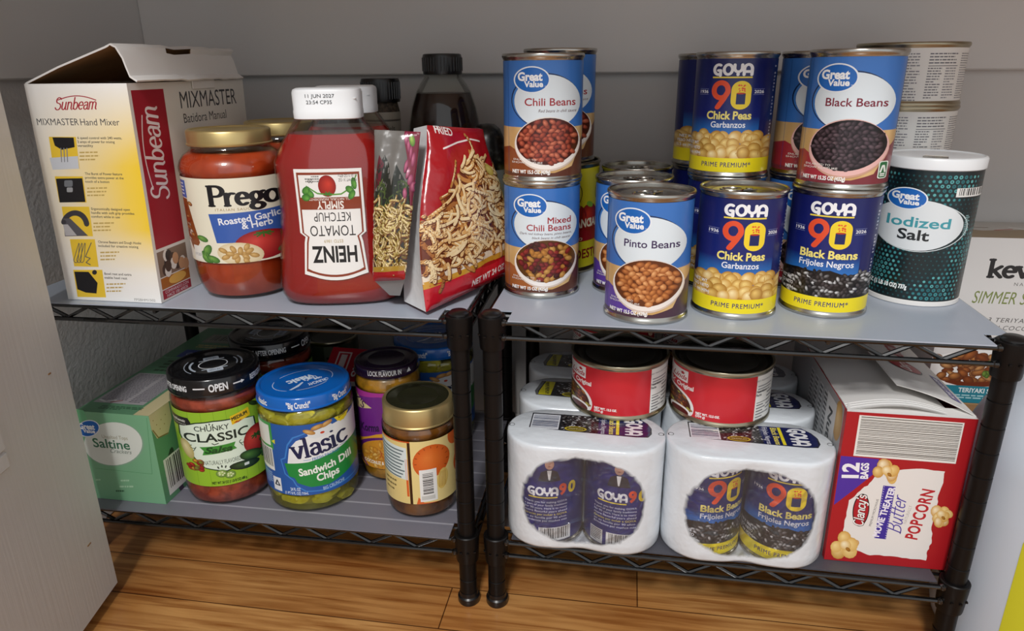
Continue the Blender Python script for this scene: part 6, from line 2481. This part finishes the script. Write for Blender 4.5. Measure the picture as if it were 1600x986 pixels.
# ---------------------------------------------------------------- cracker cartons
def cracker_box(name, label, x0, y0, W, D, H, front=True):
    o = thing(name, label, 'carton', (x0 + W / 2, y0, ZB + .0002))
    b = MB().box(-W / 2, W / 2, 0, D, 0, H, b=.0008)
    g = '#5f9e72'
    link('carton_body', b.mesh('carton_body', mat('green_carton_board', '#7fa988', 0.5)), o)
    A = Art(quad=([(62, 370), (362, 425), (432, 803), (150, 778)], W, H))
    A.raw([(0, 0), (W, 0), (W, H), (0, H)], '#78ad86', 0)
    A.ell(222, 535, 124, 98, '#86a890', rot=10, L=1)
    A.ell(220, 533, 120, 95, '#d9ded6', rot=10, L=2)
    A.convex([(60, 360), (100, 372), (120, 430), (76, 424)], '#6fb584', L=.6)
    gv_oval(A, 120, 456, 46, 36, 4)
    A.text('Unsalted Tops', 232, 512, 15, '#a09a80', w=100, L=4)
    A.text('Saltine', 220, 552, 38, '#2d6a4a', w=144, bold=.015, L=4)
    A.text('Crackers', 258, 577, 17, '#6a7a70', w=82, shear=.3, L=4)
    A.stroke([(355, 432), (378, 672), (150, 640)], .8, '#4f8f62', L=1)
    for k, (x, y, w_) in enumerate(((150, 690, 40), (255, 695, 60), (250, 722, 110), (235, 742, 60))):
        A.micro(x, y, w_, 8, 1, '#a9cfae' if k < 3 else '#2d5a3c', fill=.9, L=1, seed=k)
    if front:
        link('front_print', A.build('front_print', plane((-W / 2, 0, 0), (1, 0, 0), (0, 0, 1)), 'ink_card'), o)
    # right side: cracker picture at the top, dark bowl, bar code low down
    B = Art(sx=.001, sy=.001, ox=0, oy=0, H=H)
    d = D * 1000
    h = H * 1000
    B.rect(0, 0, d, h, '#5f9a70', L=0)
    for i in range(int(d // 36) + 1):
        x = i * 36
        B.poly([(x, 0), (min(x + 34, d), 0), (min(x + 34, d), 20), (min(x + 24, d), 34), (x + 6, 30), (x, 16)], ('#d9cda0', '#cbbd8c', '#e3d9b4')[i % 3], L=1 + i * .1)
        B.stroke([(x + 2, 18), (x + 8, 30), (min(x + 24, d), 33)], .7, '#8a7442', L=2)
        for q in range(6):
            if x + 6 + q * 4 < d:
                B.ell(x + 5 + q * 4, 8 + (q * 7) % 16, .8, .8, '#a08a54', n=6, L=2)
    B.ell(66, 98, 42, 40, '#3a2440', L=1)
    B.ell(68, 100, 36, 34, '#4f8a62', L=1.4)
    B.blob(20, 66, 6, 16, 20, '#3c5a44', '#26382c', n=12, L=1.2)
    B.bars(8, h - 50, 58, h - 6, n=20, L=3)
    B.clipv(0, H)
    for i, f in enumerate(B.F):
        B.F[i] = ([(min(max(p[0], 0), D), p[1]) for p in f[0]], f[1], f[2])
    link('side_print', B.build('side_print', plane((W / 2, 0, 0), (0, 1, 0), (0, 0, 1)), 'ink_card'), o)
    # top
    T = Art(sx=.001, sy=.001, ox=0, oy=0, H=D)
    w_ = W * 1000
    T.rect(0, 0, w_, d, '#5d8f6b', L=0)
    if front:
        T.rect(w_ - 18, d - 60, w_, d, '#cbbf94', L=1)
        T.micro(20, d - 16, 50, 9, 3, '#31553c', L=1)
        T.rect(4, d - 100, w_ - 22, d - 22, '#a9a5a8', L=1)
        T.micro(8, d - 97, w_ * .36, 72, 20, '#6d6a72', L=2)
        T.micro(w_ * .5, d - 97, w_ * .26, 72, 20, '#6d6a72', L=2, seed=4)
        T.stroke([(8, d - 28), (16, d - 25), (26, d - 29)], 1.2, '#d8d8d6', L=3)
        T.stroke([(24, d - 24), (34, d - 29)], .8, '#8c2f24', L=3)
        for k in range(4):
            T.micro(16, 8 + k * 9, 54, 5, 1, '#2f5238', fill=.9, L=1, seed=k)
    else:
        T.rect(18, d - 26, w_ - 6, d - 2, '#3d4f9c', L=1)
        T.text('Great Value', w_ * .5 + 6, d - 9, 8, '#b9c2dc', w=46, bold=.02, L=2)
        T.micro(24, d - 44, 48, 12, 2, '#c9b878', L=1)
        T.rect(22, 22, w_ - 16, 52, '#8c8f82', L=1)
        T.bars(26, 26, w_ - 22, 48, bg='#9da092', fg='#4a4d48', n=14, L=2)
    link('top_print', T.build('top_print', plane((-W / 2, 0, H), (1, 0, 0), (0, 1, 0)), 'ink_card'), o)
    return o


cracker_box('cracker_carton', 'green carton of saltine crackers in front, at the left end of the low shelf', -.5680, .5900, .0860, .1480, .1080)
cracker_box('cracker_carton', 'second green carton, end to end behind the front cracker carton', -.5690, .7400, .0860, .1040, .1080, front=False)


# ---------------------------------------------------------------- things glimpsed at the back of the low left shelf
def back_can():
    R, H = .0365, .1110
    A = Art(sx=.001, sy=.001, ox=0, oy=0, H=H - .0124)
    w = PI * (R - .0012)
    A.full('#3c4638', -w, w, 0, H - .0124, L=0)
    A.full('#6d7464', .010, .030, 0, H - .0124, L=1)
    for k in range(8):
        A.full('#2a2f28', .013, .026, .018 + k * .009, .021 + k * .009, L=2)
    A.blob(0, 50, 18, 20, 0, '#20261d', '#141812', n=16, L=1)
    make_can('dim olive-green can at the back, between the rear salsa jar and red box', (-.3860, .8400, ZB + .0002), -10, A.build('label', cyl(R - .0014, .0062), 'ink', step=.003), None, R=R, h=H, dark=True, tab=False)


back_can()


def red_box():
    x0, y0, W, D, H = -.3560, .7330, .0600, .0400, .1190
    o = thing('pasta_box', 'narrow box with bright red top and dark front, behind the pickle and curry jars', 'box', (x0 + W / 2, y0, ZB + .0002), math.radians(-3))
    # its top slopes up to the back
    v = [(-W / 2, 0, 0), (W / 2, 0, 0), (W / 2, D, 0), (-W / 2, D, 0), (-W / 2, 0, H - .026), (W / 2, 0, H - .026), (W / 2, D, H), (-W / 2, D, H)]
    b = MB().add(v, [(3, 2, 1, 0), (4, 5, 6, 7), (0, 1, 5, 4), (1, 2, 6, 5), (2, 3, 7, 6), (3, 0, 4, 7)])
    link('box_body', b.mesh('box_body', mat('dark_brown_carton', '#241a18', 0.45)), o)
    L_ = math.hypot(D, .026)
    A = Art(sx=.001, sy=.001, ox=0, oy=0, H=L_)
    A.full('#b3152a', 0, W, 0, L_, L=0)
    A.rect(10, 6, 28, 42, '#d9c9c6', L=1)
    A.rect(12, 8, 26, 40, '#b3152a', L=2)
    A.rect(15, 10, 23, 38, '#d9c9c6', L=3)
    A.text('elino', 36, 24, 9, '#eee6e4', w=34, bold=.03, rot=-90, L=1)
    link('top_print', A.build('top_print', plane((-W / 2, 0, H - .026), (1, 0, 0), (0, D, .026)), 'ink_card'), o)
    B = Art(sx=.001, sy=.001, ox=0, oy=0, H=H - .026)
    B.rect(0, 0, 52, 6, '#d8d4d0', L=1)
    for k in range(4):
        B.text('IPES'[k], 40, 34 + k * 14, 9, '#5a504c', L=1)
    B.blob(38, 84, 12, 12, 0, '#c98a3c', '#7d4a18', n=14, L=1)
    link('front_print', B.build('front_print', plane((-W / 2, 0, 0), (1, 0, 0), (0, 0, 1)), 'ink_card'), o)


red_box()

# ---------------------------------------------------------------- popcorn carton
def popcorn_shape(A, x, y, r, seed, L):
    """one popped kernel: a lumpy cluster of unequal puffs"""
    rn = random.Random(seed)
    for k in range(9):
        a = rn.uniform(0, 2 * PI)
        d = r * rn.uniform(.25, .68)
        q = r * rn.uniform(.34, .54)
        A.blob(x + d * math.cos(a), y + d * .9 * math.sin(a), q, q * rn.uniform(.7, 1), rn.uniform(0, 180), rn.choice(['#f3dfa6', '#f0d592', '#f8ebc8']), rn.choice(['#cf9d4a', '#d9ae60', '#c48f3e']), n=12, L=L + k * .15)
    A.blob(x, y - r * .1, r * .42, r * .36, 20, '#f8edc9', '#d9ac58', n=12, L=L + 1.5)
    A.blob(x + r * .2, y + r * .2, r * .2, r * .12, 40, '#b97e2c', '#8a5a1c', n=9, L=L + 1.7)


def popcorn():
    x0, x1, y0, H, D = .2034, .3105, .5990, .1580, .2050
    W = x1 - x0
    hw = W / 2
    lean = -.0012
    o = thing('popcorn_carton', 'red popcorn carton with torn-open white top, right end of the low shelf', 'carton', ((x0 + x1) / 2, y0, ZB + .0004), 0)

    def X(x, z):
        return x + lean * z / H
    t = .0008
    b = MB()

    def slab(ax0, ax1, ay0, ay1, az0, az1):
        b.add([(X(x, z), y, z) for z in (az0, az1) for y in (ay0, ay1) for x in (ax0, ax1)],
              [(0, 2, 3, 1), (4, 5, 7, 6), (0, 1, 5, 4), (2, 6, 7, 3), (0, 4, 6, 2), (1, 3, 7, 5)])
    slab(-hw, hw, 0, t, 0, H)
    slab(-hw, hw, D - t, D, 0, H + .012)
    slab(-hw, -hw + t, t, D - t, 0, H)
    slab(hw - t, hw, t, D - t, 0, H)
    slab(-hw + t, hw - t, t, D - t, 0, t)
    link('carton_body', b.mesh('carton_body', mat('red_carton_board', '#a3171f', 0.42)), o)
    # inner flap lying across the opening, bowed up along its front edge
    def fl(u, v):
        x = -hw + .0015 + u * (W * .80)
        y = .0035 + v * (D * .92)
        z = H - .0005 + .0075 * math.sin(PI * min(1, u * 1.0)) * (1 - v * .4) + .0008 * math.sin(v * 16)
        return (X(x, H), y, z)
    f = MB()
    f.grid(fl, 12, 16)
    f.grid(lambda u, v: tuple(a - (0, 0, .0009)[i] for i, a in enumerate(fl(u, v))), 12, 16, flip=True)
    for k in range(1, 4):
        f.tube([fl(u / 10, .02 * k) for u in range(11)], .0004, 5)
    link('inner_flap', f.mesh('inner_flap', 'card_white'), o)
    # front lip folded inward
    lp = MB().add([(X(-hw, H), 0, H), (X(hw, H), 0, H), (X(hw, H) - .002, .015, H + .002), (X(-hw + .004, H), .014, H + .0015), (X(-hw, H), 0, H - .0008), (X(hw, H), 0, H - .0008), (X(hw, H) - .002, .015, H + .0012), (X(-hw + .004, H), .014, H + .0007)],
                  [(0, 1, 2, 3), (7, 6, 5, 4), (0, 3, 7, 4), (1, 0, 4, 5), (2, 1, 5, 6), (3, 2, 6, 7)])
    link('front_lip', lp.mesh('front_lip', 'card_white'), o)
    # printed outer flap, half lifted, along the right edge
    c = [Vector((X(hw, H) - .0005, .004, H + .0010)), Vector((X(hw, H) - .0005, D * .86, H + .0010)), Vector((X(hw, H) - .068, D * .94, H + .0250)), Vector((X(hw, H) - .0600, .026, H + .0170))]
    n_ = (c[1] - c[0]).cross(c[3] - c[0]).normalized() * .0008
    def flap(u, v):
        p = (c[0] * (1 - u) + c[1] * u) * (1 - v) + (c[3] * (1 - u) + c[2] * u) * v
        return p + Vector((0, 0, .0030 * math.sin(PI * v)))
    of = MB()
    of.grid(flap, 10, 10)
    of.grid(lambda u, v: flap(u, v) - n_, 10, 10, flip=True)
    for e in (lambda t: flap(t, 0), lambda t: flap(t, 1), lambda t: flap(0, t), lambda t: flap(1, t)):
        of.tube([e(k / 10) - n_ * .5 for k in range(11)], .00045, 5)
    oo = link('outer_flap', of.mesh('outer_flap', 'card_white'), o)
    A = Art(sx=1, sy=1, ox=0, oy=1, H=0)   # x towards the back 0..1, y 0 = hinge side .. 1 = free edge (drawn rotated)

    fm = curved(lambda u, v: flap(u, v) + n_ * .3, 1e-3)
    A.ell(.36, .42, .085, .24, '#2a1a1c', rot=0, L=0)
    A.ell(.36, .42, .078, .22, '#a61c26', L=1)
    A.text("Clancy's", .36, .48, .15, '#f1ece8', w=.13, shear=.3, bold=.02, rot=0, L=2)
    A.rect(.10, .80, .40, .93, '#3b2f8f', L=0)
    A.text('MOVIE THEATER', .25, .89, .07, '#e6e2ee', w=.26, bold=.02, L=1)
    A.text('POPCORN', .62, .60, .22, '#b3222c', w=.22, bold=.02, L=0)
    link('flap_print', A.build('flap_print', fm, 'ink_card', step=.1, vstep=.1), oo)

    # front print traced in its own crop
    P = Art(quad=([(212, 330), (750, 360), (635, 972), (128, 915)], W, H))
    red = '#a91820'
    P.raw([(0, 0), (W, 0), (W, H), (0, H)], red, 0)
    P.convex([(262, 344), (692, 374), (662, 536), (240, 502)], '#e6e5e0', L=2)
    rn = random.Random(2)
    k = 0.03
    while k < .93:
        th = rn.uniform(.008, .022)
        a = lambda s, q: (262 + (240 - 262) * s + ((692 + (662 - 692) * s) - (262 + (240 - 262) * s)) * q, 344 + (502 - 344) * s + ((374 + (536 - 374) * s) - (344 + (502 - 344) * s)) * q)
        P.convex([a(k, .02), a(k, .985), a(k + th, .985), a(k + th, .02)], '#4b4740', L=3)
        k += th + rn.uniform(.012, .03)
    P.poly([(190, 502), (345, 516), (330, 570), (240, 640), (165, 696)], '#4f2f9c', L=1)
    torn = [(345, 568), (420, 558), (520, 556), (618, 566), (612, 610), (596, 660), (590, 720), (574, 790), (576, 850), (560, 890), (552, 928), (470, 920), (400, 908), (320, 902), (262, 880), (212, 850), (206, 800), (214, 740), (228, 680), (270, 640), (310, 612)]
    jag = []
    for i, p in enumerate(torn):
        q = torn[(i + 1) % len(torn)]
        for s in range(4):
            jag.append((p[0] + (q[0] - p[0]) * s / 4 + rn.uniform(-3, 3), p[1] + (q[1] - p[1]) * s / 4 + rn.uniform(-3, 3)))
    P.poly(jag, '#e6e2de', L=2)
    # the printing runs up the side: turned a quarter
    P.text('12', 262, 560, 60, '#f1eff4', w=58, bold=.04, rot=94, L=3)
    P.text('BAGS', 302, 562, 28, '#f1eff4', w=60, bold=.04, rot=94, L=3)
    P.ell(276, 718, 34, 66, '#1d1416', rot=6, L=3)
    P.ell(276, 718, 30, 60, '#b01c28', rot=6, L=4)
    P.pen("Clancy's", 292, 722, 40, '#1d1416', w=128, wt=.12, thin=.10, shear=.2, rot=84, L=5)
    P.pen("Clancy's", 291, 722, 40, '#f3efec', w=126, wt=.075, thin=.065, shear=.2, rot=84, L=6)
    P.text('PREMIUM MICROWAVE', 334, 730, 9, '#5d5a5a', w=104, rot=85, L=3)
    P.convex([(365, 620), (416, 626), (382, 838), (334, 832)], '#3f2f96', L=3)
    for k in range(22):
        for e in (0, 1):
            s = k / 21
            P.ell(369 + (338 - 369) * s + e * 42, 625 + (827 - 625) * s + e * 5, 2, 2, '#cfc8e6', n=6, L=4)
    P.text('MOVIE THEATER', 384, 730, 24, '#efeaf6', w=188, bold=.03, rot=83, L=4)
    P.pen('Butter', 452, 744, 62, '#4a3aa0', w=150, wt=.05, thin=.035, shear=.35, rot=82, L=3)
    P.text('NATURALLY', 476, 740, 12, '#b9b4b0', w=70, rot=84, L=3)
    P.text('POPCORN', 545, 744, 46, '#b8242e', w=190, bold=.03, sp=1.1, rot=83, L=3)
    for x, y, r, s in ((378, 566, 54, 1), (214, 864, 60, 2), (610, 744, 50, 5)):
        popcorn_shape(P, x, y, r, s, 7)
    link('front_print', P.build('front_print', lambda u, v, h: ((X(-hw + u, v), -h, v), (0, -1, 0)), 'ink_card'), o)
    # left side: nutrition panel
    Q = Art(sx=.001, sy=.001, ox=0, oy=0, H=H)
    d, h = D * 1000, H * 1000
    Q.rect(0, 0, d, h, '#9fa0a2', L=0)
    Q.rect(d - 7, 0, d, h, '#b01a22', L=1)
    Q.blob(d - 20, 20, 12, 20, 0, '#e6c27a', '#b3863a', n=14, L=1)
    Q.rect(d - 60, 8, d - 28, h - 10, '#d3d4d4', L=1)
    Q.text('Nutrition', d - 50, 58, 12, '#222224', w=78, bold=.03, rot=-90, L=2)
    for k in range(4):
        Q.rect(d - 70 - k * 18, 10, d - 58 - k * 18, h - 20, '#bcbdbe', L=1)
        Q.micro(d - 69 - k * 18, 12, 10, h - 36, 24, '#55565a', L=2, seed=k)
    link('side_print', Q.build('side_print', lambda u, v, h_: ((X(-hw, v) - h_, D - u, v), (-1, 0, 0)), 'ink_card'), o)


popcorn()


# ---------------------------------------------------------------- beside the shelf, right
def simmer_box():
    x0, y0, W, D, H = .3515, .8020, .190, .085, .1930
    zb = -.1555
    o = thing('sauce_carton', 'white simmer sauce carton with food picture, beyond the right end of the shelf', 'carton', (x0 + W / 2, y0, zb))
    hw = W / 2
    b = MB().box(-hw, hw, 0, D, 0, H, b=.0006)
    link('carton_body', b.mesh('carton_body', 'card_white'), o)
    A = Art(sx=.001, sy=.001, ox=0, oy=0, H=H)
    A.rect(0, 0, 190, 193, '#dcdad8', L=0)
    A.text('chef crafted', 96, 13, 5, '#5d5a58', w=50, shear=.3, L=1)
    A.pen("kevin's", 38, 43, 19, '#2b2a2b', w=80, wt=.105, thin=.085, serif=True, L=1, al='L')
    A.text('NATURAL FOODS', 66, 52, 3.6, '#6d6a68', w=60, al='L', sp=1.4, L=1)
    A.text('SIMMER SAUCE', 28, 73, 14, '#7d8a4a', w=88, al='L', shear=.2, L=1)
    A.text('3 TERIYAKI SAUCE', 48, 94, 5, '#4f4d4c', w=76, al='L', shear=.2, sp=1.15, L=1)
    A.text('3 THAI COCONUT SAUCE', 36, 103, 5, '#4f4d4c', w=100, al='L', shear=.2, sp=1.15, L=1)
    A.text("kevin's", 92, 128, 7, '#2b2a2b', w=30, bold=.03, al='L', L=1)
    # plate of teriyaki chicken, teal band
    A.ell(56, 152, 64, 24, '#efedea', L=1)
    rn = random.Random(8)
    for k in range(70):
        A.blob(rn.uniform(4, 96), rn.uniform(134, 167), rn.uniform(4, 9), rn.uniform(2.5, 5), rn.uniform(-40, 40), rn.choice(['#c9874a', '#b36a34', '#dba468', '#8f4a20']), '#5c2a12', n=12, L=2 + (k % 6) * .3)
    for k in range(10):
        A.blob(rn.uniform(50, 100), rn.uniform(142, 162), 4, 2.6, rn.uniform(0, 90), '#7fa043', '#32501c', n=10, L=4)
    A.stroke([(20, 166), (40, 171), (70, 168)], 3, '#6c2c10', L=3)
    for k in range(4):
        A.rect(78 + k * 6, 132, 82 + k * 6, 152, '#eceae8', L=4.5)
    A.rect(0, 172, 190, 193, '#1f7f93', L=5)
    A.text('TERIYAKI SAUCE', 34, 180, 5.4, '#e2eef0', w=50, bold=.03, al='L', L=6)
    A.micro(28, 183, 60, 6, 2, '#a9d3d9', L=6)
    A.clipv(0, H)
    for i, f in enumerate(A.F):
        A.F[i] = ([(min(max(p[0], 0), W), p[1]) for p in f[0]], f[1], f[2])
    link('front_print', A.build('front_print', plane((-hw, 0, 0), (1, 0, 0), (0, 0, 1)), 'ink_card'), o)
    T = Art(sx=.001, sy=.001, ox=0, oy=0, H=D)
    T.rect(0, 0, 190, 85, '#b5b1ab', L=0)
    T.poly([(0, 85), (0, 30), (40, 50), (90, 40), (140, 56), (190, 46), (190, 85)], '#8d7a5e', L=1)
    for k in range(8):
        T.stroke([(10 + k * 22, 20 + (k * 13) % 30), (30 + k * 22, 26 + (k * 7) % 28)], 1.2, ('#e3e0dc', '#6f5f48', '#a9453a')[k % 3], L=2)
    link('top_print', T.build('top_print', plane((-hw, 0, H), (1, 0, 0), (0, 1, 0)), 'ink_card'), o)
    # plain carton it stands on
    c = thing('shipping_carton', 'plain brown carton low behind the jug, under the sauce carton', 'carton', (.452, .801, FZ + .0003))
    hb = zb - FZ - .0008
    link('carton_body', MB().box(-.105, .105, 0, .088, 0, hb, b=.001).mesh('carton_body', 'card_brown'), c)
    link('sealing_tape', MB().box(-.025, .025, -.0003, .0883, hb - .03, hb + .0002).mesh('sealing_tape', M['foil_white']), c)


simmer_box()


def jug():
    cx, cy, R = .4110, .6280, .0865
    o = thing('plastic_jug', 'large milky plastic jug with a yellow label, on the floor right of the shelf', 'jug', (cx, cy, FZ + .0003))
    prof = [(.070, 0), (.078, .0015), (.084, .007), (R, .018), (R, .196), (.0845, .212), (.078, .230), (.066, .250), (.050, .268), (.034, .284), (.024, .296), (.0205, .303), (.0205, .322)]
    link('jug_body', MB().lathe([(.0001, 0)] + prof + [(.0001, .322)], 72).mesh('jug_body', 'jug'), o)
    lq = [(max(r - .002, .001), max(z, .002)) for r, z in prof if z < .19]
    link('contents', MB().lathe([(.0001, .002)] + lq + [(R - .002, .152), (.0001, .152)], 72).mesh('contents', 'liquid'), o)
    link('cap', MB().lathe([(.0001, .318), (.0235, .318), (.0245, .320), (.0245, .338), (.0225, .340), (.0001, .340)], 32).mesh('cap', 'white_plastic'), o)
    # arched handle from shoulder to neck
    h = MB().tube([(.066, .012, .246), (.078, .014, .270), (.074, .013, .296), (.050, .009, .308), (.016, .003, .308)], .0100, 14)
    link('handle', h.mesh('handle', 'jug'), o)
    A = Art(sx=.001, sy=.001, ox=0, oy=0, H=.152)
    A.rrect(-68, 0, 68, 130, 10, '#cbc82c', L=0)
    for r, c in ((25, '#23261c'), (23, '#e6e9e6'), (15, '#cbc82c')):
        A.ell(-14, 62, r, r * 1.1, c, L=1 + (25 - r) * .1)
    A.ell(-36, 92, 7, 7, '#e6eaf0', L=3)
    A.ell(-36, 92, 4.5, 4.5, '#2a66ae', L=3.5)
    A.text('128 FL OZ', -52, 122, 7, '#eef0ea', w=44, bold=.03, al='L', L=3)
    link('label', A.build('label', cyl(R + .0003, 0), 'ink', step=.004), o)


jug()
